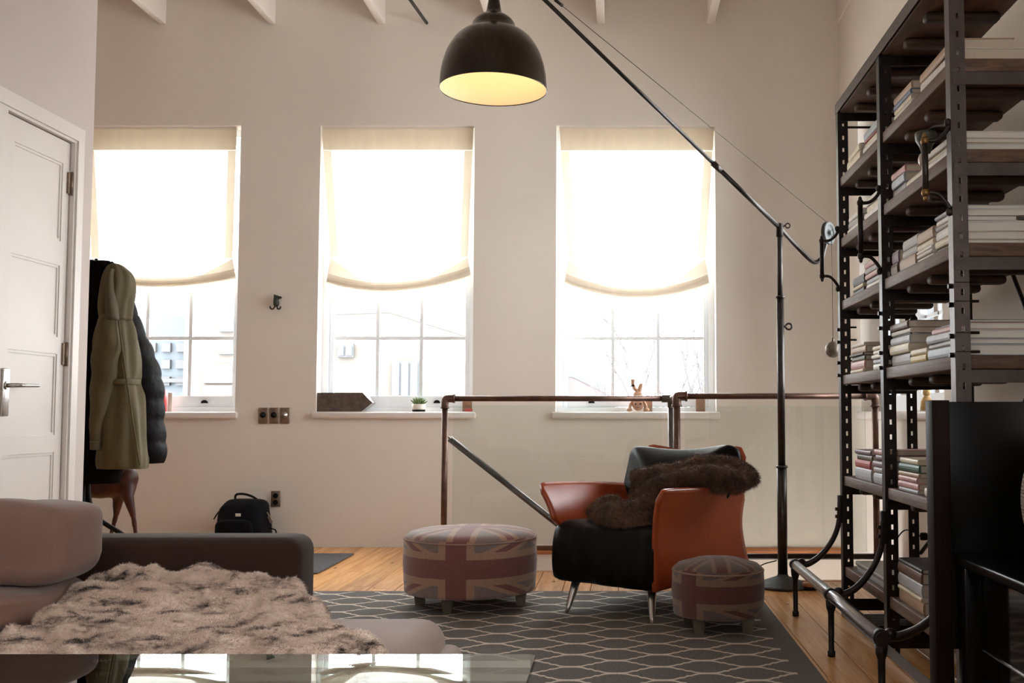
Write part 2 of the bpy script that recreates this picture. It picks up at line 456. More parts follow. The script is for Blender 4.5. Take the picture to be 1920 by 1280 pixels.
# floor: a base with planks as parts
fl = MB()
fl.box(XO, XS, FB, YB, -0.22, -0.02); fl.box(XS, XJ, FB, YE1 - 0.02, -0.22, -0.02); fl.box(XJ, XR, FB, YE2 - 0.02, -0.22, -0.02)
fl.box(XO, XR, FB, 1.0, -0.02, -0.001)
floor = struct('floor', fl, M_fbase)
PW = 0.152; x = -3.65; cnt = 0
while x < XR - 0.02:
    x1 = min(x + PW, XR - 0.002)
    yend = YB - 0.003 if x1 <= XS + 0.01 else (YE1 - 0.05 if x1 <= XJ + 0.01 else YE2 - 0.05)
    y = 1.0 - random.random() * 1.2; y = max(y, 1.0)
    while y < yend:
        L = random.uniform(1.3, 2.9); y1 = min(y + L, yend)
        if yend - y1 < 0.35: y1 = yend
        b = MB(); dz = random.uniform(-0.001, 0.0)
        g = 0.0016
        b.prism([(x + g, -0.02), (x1 - g, -0.02), (x1 - g, dz - 0.0015), (x1 - g - 0.0015, dz), (x + g + 0.0015, dz), (x + g, dz - 0.0015)], 'Y', y + g, y1 - g)
        part('plank', b, M_floor, floor); cnt += 1
        y = y1
    x = x1
# nosing round the stair opening
b = MB().bbox(XJ - 0.04, XR, YE2 - 0.05, YE2, -0.06, 0.002, 0.008); part('nosing', b, M_trim, floor)
b = MB().bbox(XS, XJ - 0.04, YE1 - 0.05, YE1, -0.06, 0.002, 0.008); part('nosing', b, M_trim, floor)
b = MB().bbox(XJ - 0.045, XJ, YE2 - 0.05, YE1, -0.06, 0.002, 0.008); part('nosing', b, M_trim, floor)
# stair well lining, skirting strip and treads
mb = MB().box(XS - 0.1, XS, YE1, YB, -3.2, -0.021).box(XS, XJ, YE1 - 0.09, YE1 - 0.01, -3.2, -0.222).box(XJ, XR, YE2 - 0.09, YE2 - 0.01, -3.2, -0.222)
struct('wall_stairwell', mb, M_wall)
zt1, zt0 = atY(1480, 1027, YB - 0.02).z, atY(1480, 1039, YB - 0.02).z
struct('trim_1', MB().bbox(XS, XR, YB - 0.022, YB, zt0, zt1, 0.004), M_trim)
st = thing('staircase', 'wooden steps dropping to the right in the stair opening under the windows', 'stairs', (XS + 1, YB - 0.6, -1.2))
for i in range(9):
    xx = XS + 0.02 + i * 0.26; zz = -0.2 - i * 0.19
    part('tread', MB().bbox(xx, xx + 0.29, YE1 + 0.02, YB - 0.03, zz - 0.035, zz, 0.006), M_trim, st)
    part('riser', MB().box(xx + 0.265, xx + 0.28, YE1 + 0.03, YB - 0.03, zz - 0.19, zz - 0.035), M_white, st)

# ------------------------------------------------------------------ windows
def window(idx, x0, x1, bars, hy=634, side=None):
    """sash window in the back wall; returns nothing"""
    yf = YB + 0.13
    z0, z1 = wz0, wz1
    m = MB()
    fw = 0.045
    fr = MB(); fr.box(x0, x0 + fw, yf, yf + 0.12, z0, z1); fr.box(x1 - fw, x1, yf, yf + 0.12, z0, z1)
    fr.box(x0 + fw, x1 - fw, yf, yf + 0.12, z1 - 0.05, z1); fr.box(x0 + fw, x1 - fw, yf, yf + 0.12, z0, z0 + 0.035)
    win = solo('window_%d' % idx, fr, M_frame, kind='structure')
    a, b = x0 + fw, x1 - fw
    zb0 = z0 + 0.035; zm = (z0 + z1) / 2 + 0.05
    st = 0.035
    for (lo, hi, yo) in ((zb0, zm, yf + 0.02), (zm - 0.045, z1 - 0.05, yf + 0.065)):
        s = MB(); s.bbox(a, a + st, yo, yo + 0.04, lo, hi, 0.004); s.bbox(b - st, b, yo, yo + 0.04, lo, hi, 0.004)
        bot = 0.085 if lo == zb0 else 0.045
        s.bbox(a + st - 0.001, b - st + 0.001, yo + 0.0008, yo + 0.0392, lo + 0.001, lo + bot, 0.003); s.bbox(a + st - 0.001, b - st + 0.001, yo + 0.0008, yo + 0.0392, hi - 0.045, hi - 0.001, 0.003)
        sash = part('sash', s, M_frame, win)
        ga, gb, gz0, gz1 = a + st, b - st, lo + bot, hi - 0.045
        xsb = [ga + (gb - ga) * k / 3 for k in range(4)]
        zh = atY(740, hy, yo).z if lo == zb0 else None
        zs = [gz0] + ([zh, gz1 if False else zh + (zh - gz0)] if zh else []) + [gz1]
        if not zh: zs = [gz0, (gz0 * 2 + gz1) / 3, (gz0 + gz1 * 2) / 3, gz1]
        else: zs = [gz0, zh, zh + (gz1 - zh) / 2, gz1] if gz1 - zh > 0.6 else [gz0, zh, gz1]
        for k in (1, 2): part('glazing_bar', MB().box(xsb[k] - 0.012, xsb[k] + 0.012, yo + 0.008, yo + 0.034, gz0, gz1), M_frame, sash)
        for zz in zs[1:-1]: part('glazing_bar', MB().box(ga, gb, yo + 0.009, yo + 0.033, zz - 0.012, zz + 0.012), M_frame, sash)
        for k in range(3):
            for j in range(len(zs) - 1):
                part('pane', MB().add([(xsb[k] + 0.009, yo + 0.02, zs[j] + .009), (xsb[k + 1] - 0.009, yo + 0.02, zs[j] + .009), (xsb[k + 1] - 0.009, yo + 0.02, zs[j + 1] - .009), (xsb[k] + 0.009, yo + 0.02, zs[j + 1] - .009)], [(0, 1, 2, 3)]), M_glass, sash)
    # lifts on the bottom rail
    for t in ((0.22, 0.75) if idx != 1 else (0.75,)):
        cx = x0 + (x1 - x0) * t; l = MB(); r = 0.024
        pts = [(cx + r * math.cos(k * PI / 8), zb0 + 0.03 + r * math.sin(k * PI / 8)) for k in range(9)]
        l.prism(pts, 'Y', yf + 0.004, yf + 0.0195); part('sash_lift', l, M_black, win, 'black half-round lift')
    s = MB().bbox(x0 - 0.028, x1 + 0.028, YB - 0.035, YB + 0.0, z0 - 0.05, z0, 0.014, 3).bbox(x0 + 0.002, x1 - 0.002, YB - 0.01, yf, z0 - 0.03, z0 + 0.002, 0.001)
    part('window_sill', s, M_white, win)
    return win
for i, (a, b) in enumerate(W): window(i + 1, a, b, None)
# right wall window: frame in the YZ plane
def window_r(idx, y0, y1, nb):
    xf = XR + 0.13; z0, z1 = rz0, rz1; fw = 0.05
    fr = MB().box(xf, xf + 0.1, y0, y0 + fw, z0, z1).box(xf, xf + 0.1, y1 - fw, y1, z0, z1).box(xf, xf + 0.1, y0 + fw, (y0 + y1) / 2 - 0.05, z1 - fw, z1).box(xf, xf + 0.1, (y0 + y1) / 2 + 0.05, y1 - fw, z1 - fw, z1).box(xf, xf + 0.1, y0 + fw, (y0 + y1) / 2 - 0.05, z0, z0 + 0.1).box(xf, xf + 0.1, (y0 + y1) / 2 + 0.05, y1 - fw, z0, z0 + 0.1)
    mid = [y0 + (y1 - y0) * k / nb for k in range(1, nb)]
    fr.box(xf, xf + 0.1, (y0 + y1) / 2 - 0.05, (y0 + y1) / 2 + 0.05, z0, z1)
    win = solo('window_%d' % idx, fr, M_frame, kind='structure')
    zm = (z0 + z1) / 2
    part('meeting_rail', MB().box(xf + 0.02, xf + 0.06, y0 + fw, y1 - fw, zm - 0.025, zm + 0.025), M_frame, win)
    for m_ in mid:
        if abs(m_ - (y0 + y1) / 2) > 0.06: part('glazing_bar', MB().box(xf + 0.03, xf + 0.05, m_ - 0.01, m_ + 0.01, z0 + 0.1, z1 - fw), M_frame, win)
    for zz in (z0 + 0.55, z1 - 0.5): part('glazing_bar', MB().box(xf + 0.03, xf + 0.05, y0 + fw, y1 - fw, zz - 0.01, zz + 0.01), M_frame, win)
    part('pane', MB().add([(xf + 0.04, y0, z0), (xf + 0.04, y1, z0), (xf + 0.04, y1, z1), (xf + 0.04, y0, z1)], [(0, 1, 2, 3)]), M_glass, win)
    part('window_sill', MB().bbox(XR - 0.035, xf, y0 - 0.03, y1 + 0.03, z0 - 0.05, z0, 0.012, 3), M_white, win)
window_r(4, *RW, 6)

# ------------------------------------------------------------------ roman blinds
def blind(label, xl_t, xl_b, xr_t, xr_b, yt, yh, ye, lb, sag, rb, sx):
    """pixels: left/right edges at top and bottom, top y, header y, elbow y, bottom left y, sag (lowest), bottom right y, sag x share"""
    Yp = YB + 0.045
    def edge(s, y):
        t = (y - yt) / (ye - yt); t2 = max(0, min(1, t))
        l = xl_t + (xl_b - xl_t) * t2; r_ = xr_t + (xr_b - xr_t) * t2
        if t > 1: l -= (t - 1) * 42; r_ += (t - 1) * 42
        return l + (r_ - l) * s
    def yb(s):
        base = lb + (rb - lb) * s; k = 1 - abs((s - sx) / (sx if s < sx else 1 - sx)) ** 2.0
        return base + (sag - (lb + (rb - lb) * sx)) * k
    def P(s, y, off=0.0): return atY(edge(s, y), y, Yp + off)
    o = thing('roman_blind', label, 'blind', (atY((xl_t + xr_t) / 2, yt, Yp)[0], Yp, atY(800, sag, Yp)[2]), group='roman blinds')
    part('fabric_panel', MB().grid(lambda u, v: P(u, yt + (yb(u) - yt) * v, 0.006 * math.sin(u * 19) * (v ** 2)), 24, 24, 0), M_blind, o)
    part('header_band', MB().grid(lambda u, v: P(u, yt - 1 + (yh - yt) * v, -0.012), 16, 2, 0), M_blind2, o, 'denser folded header')
    part('header_rail', MB().box(P(0, yt)[0], P(1, yt)[0], Yp - 0.008, Yp + 0.02, P(0, yt)[2] - 0.002, P(0, yt)[2] + 0.028), M_white, o)
    for sd in (0, 1):
        s0, s1 = (0.0, 0.055) if sd == 0 else (0.945, 1.0)
        part('side_hem', MB().grid(lambda u, v: P(s0 + (s1 - s0) * u, yh + (ye - yh) * v, -0.006), 2, 12, 0), M_blind3, o)
    def top(s):
        d = min(s, 1 - s) / 0.30; d = min(1, d); return ye + (yb(s) - ye) * (0.25 + 0.62 * d) if d >= 1 else ye + (yb(s) - ye) * (0.87 * (d ** 0.8))
    part('pleat', MB().grid(lambda u, v: P(u, top(u) + (yb(u) - top(u)) * v, -0.012 - 0.015 * v), 30, 5, 0), M_blind3, o)
    part('pleat', MB().grid(lambda u, v: P(u, yb(u) - 13 + 13 * v + 1, -0.022 - 0.012 * math.sin(v * PI)), 30, 5, 0), M_blind3, o)
    part('pleat', MB().grid(lambda u, v: P(u, yb(u) - 8 + 11 * v + 1, -0.034 - 0.014 * math.sin(v * PI)), 30, 5, 0), M_blind3, o)
    part('pleat', MB().grid(lambda u, v: P(u, yb(u) - 2 + 8 * v, -0.028 - 0.02 * math.sin(v * PI)), 30, 5, 0), M_blind3, o)
    return o
blind('cream linen roman blind over the window behind the coats', 159, 172, 444, 436, 242, 282, 484, 508, 533, 516, 0.40)
blind('cream linen roman blind over the middle window with the potted succulent', 603, 620, 888, 877, 242, 282, 482, 524, 541, 512, 0.45)
blind('cream linen roman blind over the right window crossed by the lamp boom', 1049, 1066, 1339, 1322, 242, 283, 484, 524, 553, 526, 0.50)

# ------------------------------------------------------------------ exterior
M_cream = Mat('cream_render', (0.102, 0.092, 0.080), 0.9).vary(0.05, 1).m
M_blueg = Mat('slate_cladding', (0.075, 0.09, 0.102), 0.8).vary(0.06, 1).m
M_pinkb = Mat('pink_brick', (0.106, 0.088, 0.086), 0.9).vary(0.06, 2).m
M_beige = Mat('beige_render', (0.106, 0.094, 0.082), 0.9).vary(0.05, 1).m
M_browns = Mat('brown_shutters', (0.085, 0.072, 0.076), 0.8).vary(0.1, 2).m
M_pale = Mat('pale_roof', (0.088, 0.088, 0.09), 0.9).vary(0.05, 2).m
M_twig = Mat('bare_twigs', (0.085, 0.078, 0.078), 0.9).vary(0.1, 6).m
M_ground = Mat('street_asphalt', (0.35, 0.34, 0.33), 0.9).vary(0.1, 1, rnd=False).m
solo('street', MB().box(-60, 40, YB + 2.5, 70, -5.2, -5.0), M_ground, kind='structure')
YH = 24.0
def hx(px, Y=YH): return atY(px, 640, Y).x
def hz(py, Y=YH): return atY(800, py, Y).z
h = thing('house', 'cream house with low gable roof outside the middle window', 'house', (hx(745), YH + 3, -5))
part('wall', MB().prism([(hx(560), -5), (hx(905), -5), (hx(905), hz(640)), (hx(730), hz(584)), (hx(560), hz(590))], 'Y', YH, YH + 6), M_cream, h)
part('roof', MB().prism([(hx(550), hz(592)), (hx(730), hz(586)), (hx(915), hz(643)), (hx(915), hz(636)), (hx(730), hz(578)), (hx(550), hz(585))], 'Y', YH - 0.02, YH + 6.3), M_pale, h)
for (a, b, c, d) in ((737, 788, 676, 748), (635, 665, 645, 670)):
    wf = part('window', MB().box(hx(a), hx(b), YH - 0.12, YH - 0.02, hz(d), hz(c)), M_pale, h)
    n = 3 if b - a > 40 else 2
    for k in range(n):
        u0 = a + (b - a) * k / n + 2; u1 = a + (b - a) * (k + 1) / n - 2
        part('pane', MB().box(hx(u0), hx(u1), YH - 0.16, YH - 0.12, hz(d - 3), hz(c + 4)), M_blueg, wf)
h = thing('building', 'slate-grey block with window bands outside the window behind the coats', 'building', (hx(290), YH + 5, -5))
part('wall', MB().box(hx(150), hx(325), YH + 2, YH + 8, -5, hz(576)), M_blueg, h)
for r_ in range(3):
    for k in range(5):
        a = 175 + k * 30
        part('window', MB().box(hx(a), hx(a + 18), YH + 1.9, YH + 2.0, hz(650 + r_ * 34), hz(632 + r_ * 34)), M_pale, h)
part('band', MB().box(hx(150), hx(327), YH + 1.85, YH + 2.0, hz(712), hz(704)), M_pale, h)
h = thing('building', 'beige block with brown shutters outside the window beside the coats', 'building', (hx(420), YH + 5, -5))
part('wall', MB().box(hx(345), hx(500), YH, YH + 5, -5, hz(520)), M_beige, h)
for (a, b, c, d, m_) in ((412, 440, 597, 622, M_blueg), (412, 440, 636, 664, M_blueg), (385, 440, 682, 718, M_pinkb), (385, 440, 722, 745, M_browns)):
    part('window' if m_ is M_blueg else 'shutter', MB().box(hx(a), hx(b), YH - 0.1, YH, hz(d), hz(c)), m_, h)
h = thing('house', 'pink brick house with sloping roof outside the right window', 'house', (hx(1080), YH + 6, -5))
part('wall', MB().prism([(hx(960), -5), (hx(1140), -5), (hx(1140), hz(728)), (hx(1060), hz(690)), (hx(960), hz(690))], 'Y', YH + 4, YH + 9), M_pinkb, h)
part('roof', MB().prism([(hx(950), hz(695)), (hx(1060), hz(695)), (hx(1146), hz(738)), (hx(1146), hz(722)), (hx(1060), hz(682)), (hx(950), hz(682))], 'Y', YH + 3.98, YH + 9.2), M_pale, h)
def tree(label, px, Y, H, seed):
    rd = random.Random(seed); o = thing('bare_tree', label, 'tree', (atY(px, 640, Y).x, Y, -5), group='bare trees outside the windows')
    tr = MB(); tw = MB(); base = Vector(o.location)
    tr.tube([base, base + Vector((0.1, 0, H * 0.35)), base + Vector((0, 0, H * 0.5))], [0.16, 0.12, 0.09], 6)
    def br(p, d, L, r_, lev):
        q = p + d * L; mid = (p + q) / 2 + Vector((rd.uniform(-.1, .1), rd.uniform(-.1, .1), 0)) * L * .5
        tw.tube([p, mid, q], [r_, r_ * .8, r_ * .55], 4, cap=False)
        if lev == 0: return
        for _ in range(3):
            d2 = (d + Vector((rd.uniform(-.8, .8), rd.uniform(-.6, .6), rd.uniform(-.15, .6)))).normalized()
            br(p.lerp(q, rd.uniform(.4, 1)), d2, L * rd.uniform(.55, .8), r_ * .6, lev - 1)
    for _ in range(7):
        br(base + Vector((0, 0, H * rd.uniform(.32, .5))), Vector((rd.uniform(-.9, .9), rd.uniform(-.5, .5), rd.uniform(.5, 1.1))).normalized(), H * rd.uniform(.16, .26), 0.05, 3)
    part('trunk', tr, M_twig, o); part('twigs', tw, M_twig, o)['kind'] = 'stuff'
tree('bare tree outside the right window towards its right side', 1275, 17, 8.6, 4)
tree('bare tree outside the right window in the middle panes', 1190, 21, 7.4, 9)
tree('bare tree outside the window behind the coats', 305, 18, 6.6, 5)

# ------------------------------------------------------------------ door
FWc = 0.075
def casing(mb_):
    mb_.box(XL, XL + 0.018, DY1, DY1 + FWc, 0, DZ + FWc); mb_.box(XL, XL + 0.018, DY0 - FWc, DY0, 0, DZ + FWc); mb_.box(XL, XL + 0.018, DY0, DY1, DZ, DZ + FWc)
    mb_.box(XL + 0.018, XL + 0.026, DY1 + 0.012, DY1 + 0.03, 0, DZ + 0.03); mb_.box(XL + 0.018, XL + 0.026, DY0 - FWc, DY1 + 0.012, DZ + 0.012, DZ + 0.03)
mb = MB(); casing(mb)
door = struct('door_1', mb, M_white)
part('door_leaf_core', MB().box(XL - 0.045, XL - 0.012, DY0 + 0.004, DY1 - 0.004, 0.01, DZ - 0.004), M_white, door).name = 'door_leaf'
pr = [(302, 451), (497, 632), (664, 815), (847, 990)]
def zL(y): return atX(110, y, XL).z
rows = [(zL(b), zL(a)) for a, b in pr] + [(0.14, zL(990) - 0.09)]
py0, py1 = atX(17, 600, XL).y, atX(110, 600, XL).y
fr = MB(); xa, xb = XL - 0.012, XL - 0.002
fr.box(xa, xb, DY0 + 0.004, py0, 0.01, DZ - 0.004); fr.box(xa, xb, py1, DY1 - 0.004, 0.01, DZ - 0.004)
prev = DZ - 0.004
for z0, z1 in rows:
    fr.box(xa, xb, py0, py1, z1, prev); prev = z0
fr.box(xa, xb, py0, py1, 0.01, prev)
part('stile_and_rail', fr, M_white, door)
for z0, z1 in rows:
    mo = MB(); t = 0.011
    mo.box(xa, xb - 0.004, py0, py0 + t, z0, z1); mo.box(xa, xb - 0.004, py1 - t, py1, z0, z1); mo.box(xa, xb - 0.004, py0 + t, py1 - t, z0, z0 + t); mo.box(xa, xb - 0.004, py0 + t, py1 - t, z1 - t, z1)
    part('panel', mo.box(xa, xa + 0.002, py0 + t, py1 - t, z0 + t, z1 - t), M_white, door)
for yy in (345, 665):
    z = atX(132, yy, XL).z; hb = MB().box(XL - 0.004, XL + 0.006, DY1 - 0.022, DY1 + 0.012, z - 0.045, z + 0.045)
    hb.tube([(XL + 0.008, DY1 - 0.003, z - 0.05), (XL + 0.008, DY1 - 0.003, z + 0.05)], 0.006, 8)
    part('hinge', hb, M_bronze, door)
hp = atX(8, 735, XL); hy0 = hp.y
pl = MB().bbox(XL - 0.002, XL + 0.008, hy0 - 0.02, hy0 + 0.02, atX(8, 780, XL).z, atX(8, 690, XL).z, 0.003)
pt = part('handle_plate', pl, M_chrome, door)
zz = atX(8, 722, XL).z
part('lever', MB().tube([(XL + 0.006, hy0, zz), (XL + 0.05, hy0, zz), (XL + 0.055, hy0 + 0.03, zz), (XL + 0.055, hy0 + 0.13, zz + 0.002)], [0.009, 0.009, 0.008, 0.0065], 10), M_chrome, pt)
part('lever_rose', MB().lathe([(0.016, 0), (0.016, 0.006)], (XL + 0.008, hy0, zz), 16, 'X'), M_chrome, pt)
struct('baseboard_left', MB().bbox(XL, XL + 0.014, FB, DY0 - FWc, 0, 0.12, 0.004).bbox(XL, XL + 0.014, DY1 + FWc, WE - 0.002, 0, 0.12, 0.004), M_white)

# ------------------------------------------------------------------ wall fittings
def plate(px0, px1, py0, py1):
    a = atY(px0, py1, YB); b = atY(px1, py0, YB); return a.x, b.x, a.z, b.z
swl = ['leftmost of the three bronze switches left of the middle window', 'middle one of the three bronze switches on the wall', 'bronze switch with pale surround, nearest the middle window']
for i, (a, b) in enumerate(((484.5, 503), (505, 523), (525, 544))):
    x0, x1, z0, z1 = plate(a, b, 764, 794)
    t = thing('light_switch', swl[i], 'switch', ((x0 + x1) / 2, YB, (z0 + z1) / 2), group='bronze light switches')
    part('plate', MB().bbox(x0, x1, YB - 0.01, YB, z0, z1, 0.006), M_bronze, t)
    part('dial', MB().lathe([(0.022, 0), (0.021, -0.006), (0.01, -0.008), (0.009, -0.02), (0.002, -0.022)], ((x0 + x1) / 2, YB - 0.01, (z0 + z1) / 2 + 0.005), 16, 'Y'), M_black if i < 2 else M_chrome, t)
x0, x1, z0, z1 = plate(508, 527, 920, 950)
t = thing('wall_socket', 'bronze double wall socket above the black bag', 'socket', ((x0 + x1) / 2, YB, (z0 + z1) / 2))
part('plate', MB().bbox(x0, x1, YB - 0.01, YB, z0, z1, 0.006), M_bronze, t)
for s in (-1, 1):
    part('outlet', MB().lathe([(0.019, 0), (0.019, -0.004), (0.016, -0.0045)], ((x0 + x1) / 2, YB - 0.009, (z0 + z1) / 2 + s * 0.024), 14, 'Y'), M_black, t)
c = atY(518, 567, YB - 0.02)
M_verd = Mat('verdigris_bronze', srgb(58, 62, 52), 0.5, 0.6).vary(0.3, 60, bump=0.3, bscale=120).m
hk = thing('wall_hook', 'small dark bronze dog-shaped coat hook above the switches', 'hook', (c.x, YB, c.z))
part('figure', blob([[(c.x, c.y, c.z - 0.01, 0.022), (c.x - 0.003, c.y, c.z + 0.018, 0.02), (c.x, c.y, c.z + 0.038, 0.018)], [(c.x, c.y, c.z + 0.036, 0.016), (c.x + 0.032, c.y - 0.004, c.z + 0.036, 0.010)], [(c.x - 0.012, c.y, c.z + 0.045, 0.009), (c.x - 0.014, c.y, c.z + 0.056, 0.006)]], 0.004, 2), M_verd, hk)
for s in (-1, 1):
    part('hook', MB().tube(spline([(c.x + s * 0.005, c.y - 0.002, c.z - 0.02), (c.x + s * 0.016, c.y - 0.014, c.z - 0.047), (c.x + s * 0.034, c.y - 0.018, c.z - 0.046), (c.x + s * 0.038, c.y - 0.018, c.z - 0.03)]), 0.005, 8), M_black, hk)
# thin rod on the wall head
a = atY(800, 43, YB); r2 = ray(768, -2); p2 = Vector((0, 0, CH)) + r2 * (6.7 / r2.y)
solo('steel_rod', MB().tube([a, p2, p2 + (p2 - a) * 2.0], 0.012, 8), M_iron, 'thin dark steel rod running from the wall head between two ceiling joists', 'rod')

# ------------------------------------------------------------------ sill objects
sz = wz0 + 0.002
m_rust = Mat('rusted_sheet', srgb(92, 78, 68), 0.6, 0.3).vary(0.35, 22, bump=0.3, bscale=50).m
Yb = YB + 0.02
A = lambda x_, y_: atY(x_, y_, Yb)
pts = [(593.5, 736), (680, 736), (698, 755), (677, 775), (593.5, 775)]
P2 = [(A(*p).x, max(A(*p).z, sz)) for p in pts]
P2[3] = (P2[3][0], sz); P2[4] = (P2[4][0], sz)
cx_ = sum(p[0] for p in P2) / 5; cz_ = sum(p[1] for p in P2) / 5
bx = thing('arrow_box', 'rusty brown metal box shaped like an arrow on the middle window sill', 'box', (cx_, Yb, sz))
part('face', MB().prism(P2, 'Y', Yb, Yb + 0.006), m_rust, bx)
rim = MB(); n5 = 5
for i in range(n5):
    (xa_, za_), (xb_, zb_) = P2[i], P2[(i + 1) % n5]
    d = Vector((xb_ - xa_, 0, zb_ - za_)); nn = Vector((d.z, 0, -d.x)).normalized() * 0.004
    if (Vector(((xa_ + xb_) / 2, 0, (za_ + zb_) / 2)) + nn - Vector((cx_, 0, cz_))).length < (Vector(((xa_ + xb_) / 2, 0, (za_ + zb_) / 2)) - Vector((cx_, 0, cz_))).length: nn = -nn
    v = [(xa_, Yb + 0.006, za_), (xb_, Yb + 0.006, zb_), (xb_ - nn.x, Yb + 0.006, zb_ - nn.z), (xa_ - nn.x, Yb + 0.006, za_ - nn.z)]
    v += [(q[0], Yb + 0.10, q[2]) for q in v]
    rim.add(v, [(0, 1, 2, 3), (4, 7, 6, 5), (0, 4, 5, 1), (2, 6, 7, 3), (1, 5, 6, 2), (0, 3, 7, 4)])
part('side_wall', rim, M_chrome, bx)
part('back', MB().prism(P2, 'Y', Yb + 0.10, Yb + 0.105), m_rust, bx)
# succulent
c = atY(785, 770, YB + 0.05); c.z = sz
M_pot = Mat('cream_ceramic', srgb(222, 214, 200), 0.4).vary(0.05, 20).m
M_leaf = Mat('succulent_leaf', srgb(92, 112, 62), 0.5).vary(0.3, 40).m
pp = thing('potted_succulent', 'small spiky green succulent in a two-tone cream and black pot', 'plant', c)
part('pot', MB().lathe([(0.044, 0.014), (0.048, 0.02), (0.051, 0.056), (0.044, 0.056), (0.042, 0.03)], c, 24), M_pot, pp)
part('pot_base', MB().lathe([(0.045, 0.0), (0.049, 0.0145), (0.042, 0.0145)], c, 24), M_black, pp, 'black glazed foot')
for k in range(26):
    a_ = k * 2.4; el = 0.35 + 1.1 * (k / 26); L = 0.062 - 0.012 * (k / 26)
    d = Vector((math.cos(a_) * math.cos(el), math.sin(a_) * math.cos(el), math.sin(el)))
    p0 = c + Vector((0, 0, 0.05)) + Vector((math.cos(a_), math.sin(a_), 0)) * 0.008
    part('leaf', MB().tube([p0, p0 + d * L * 0.45, p0 + d * L * 0.8 + Vector((0, 0, .004)), p0 + d * L + Vector((0, 0, .008))], [0.004, 0.0075, 0.005, 0.0008], 6), M_leaf, pp)
def sillbox(name, px0, px1, py0, py1, Y, dep, m, label, cat='box', group=None):
    a_ = atY(px0, py1, Y); b_ = atY(px1, py0, Y)
    return solo(name, MB().bbox(a_.x, b_.x, Y, Y + dep, sz, b_.z, 0.002), m, label, cat, group)
M_card = Mat('brown_card', srgb(150, 118, 96), 0.8).vary(0.12, 30).m
M_red = Mat('red_print', srgb(196, 70, 72), 0.6).vary(0.15, 30).m
sillbox('wooden_block', 867, 884, 752, 772, YB + 0.07, 0.03, M_card, 'small brown wooden block at the right end of the middle window sill', 'block')
sillbox('toy_car', 872, 887, 766, 773, YB + 0.03, 0.02, M_red, 'tiny red toy in front of the brown block, middle window sill', 'toy')
sillbox('small_box', 1207, 1223, 747, 770, YB + 0.1, 0.02, M_card, 'brown card box just behind the upside-down figurine', 'box')
sillbox('small_box', 1305, 1322, 748, 770, YB + 0.09, 0.02, M_card, 'brown card box alone at the right end of the right window sill', 'box')
t = thing('gift_box', 'small red and white printed box on the sill beside the black puffer coat', 'box', (atY(303, 770, YB + 0.05).x, YB + 0.05, sz))
a_ = atY(296, 772, YB + 0.05); b_ = atY(309, 731, YB + 0.05)
part('carton', MB().bbox(a_.x, b_.x, YB + 0.05, YB + 0.09, sz, b_.z, 0.002), M_red, t)
part('label', MB().box(a_.x + 0.008, b_.x - 0.01, YB + 0.048, YB + 0.05, sz + 0.07, sz + 0.11), M_verd, t)
solo('white_card', MB().bbox(atY(312, 770, YB + .05).x, atY(320, 770, YB + .05).x, YB + 0.07, YB + 0.075, sz, atY(316, 736, YB + .05).z, 0.001), M_pot, 'white card standing beside the red printed box', 'card')
# upside-down wooden figurine
c = atY(1196, 770, YB + 0.04); c.z = sz
M_fig = mk_wood('figurine_beech', srgb(170, 120, 90), srgb(214, 172, 142), 0.5, (20, 20, 4), False, 0.1)
fg = thing('wooden_figurine', 'small wooden figurine doing a handstand on the right window sill', 'figurine', c)
px_m = YB / F
part('head', MB().superq(c + Vector((0, 0, 0.052)), 0.042, 0.036, 0.046, 1, 1), M_fig, fg)
part('goggles', MB().tube(arc(c + Vector((-0.017, -0.033, 0.056)), 0.012, 0, 2 * PI, 14)[:-1], 0.003, 6, closed=True).tube(arc(c + Vector((0.017, -0.033, 0.056)), 0.013, 0, 2 * PI, 14)[:-1], 0.004, 6, closed=True), M_fig, fg)
for s in (-1, 1):
    part('eye', MB().superq(c + Vector((s * 0.017, -0.034, 0.056)), 0.007, 0.004, 0.006, 1, 1, 10, 6), M_browns, fg)
    part('arm', MB().tube(spline([c + Vector((s * 0.03, 0, 0.085)), c + Vector((s * 0.055, -0.01, 0.05)), c + Vector((s * 0.06, -0.02, 0.016))]), [0.012] * 13, 8), M_fig, fg)
    part('hand', MB().superq(c + Vector((s * 0.062, -0.025, 0.014)), 0.022, 0.016, 0.014, 1, 1, 12, 8), M_fig, fg)
part('mouth', MB().tube(spline([c + Vector((-0.012, -0.034, 0.030)), c + Vector((0, -0.0365, 0.031)), c + Vector((0.012, -0.034, 0.030))]), 0.0018, 6), M_browns, fg)
part('body', MB().superq(c + Vector((0, 0, 0.118)), 0.036, 0.028, 0.034, 0.9, 0.9), M_fig, fg)
part('leg', MB().tube(spline([c + Vector((0.012, 0, 0.14)), c + Vector((-0.02, 0, 0.165)), c + Vector((-0.034, 0, 0.195))]), 0.013, 10), M_fig, fg)
part('boot', MB().lathe([(0.012, 0), (0.014, 0.03), (0.020, 0.045)], c + Vector((-0.036, 0, 0.192)), 14), M_fig, fg)
part('anklet', MB().lathe([(0.018, 0), (0.012, 0.012)], c + Vector((-0.035, 0, 0.186)), 14), M_black, fg)
part('leg', MB().tube(spline([c + Vector((0.012, 0, 0.14)), c + Vector((0.014, 0, 0.165)), c + Vector((0.026, 0, 0.205))]), [0.013 + 0.004 * math.sin(k / 12 * PI) for k in range(13)], 10), M_fig, fg)
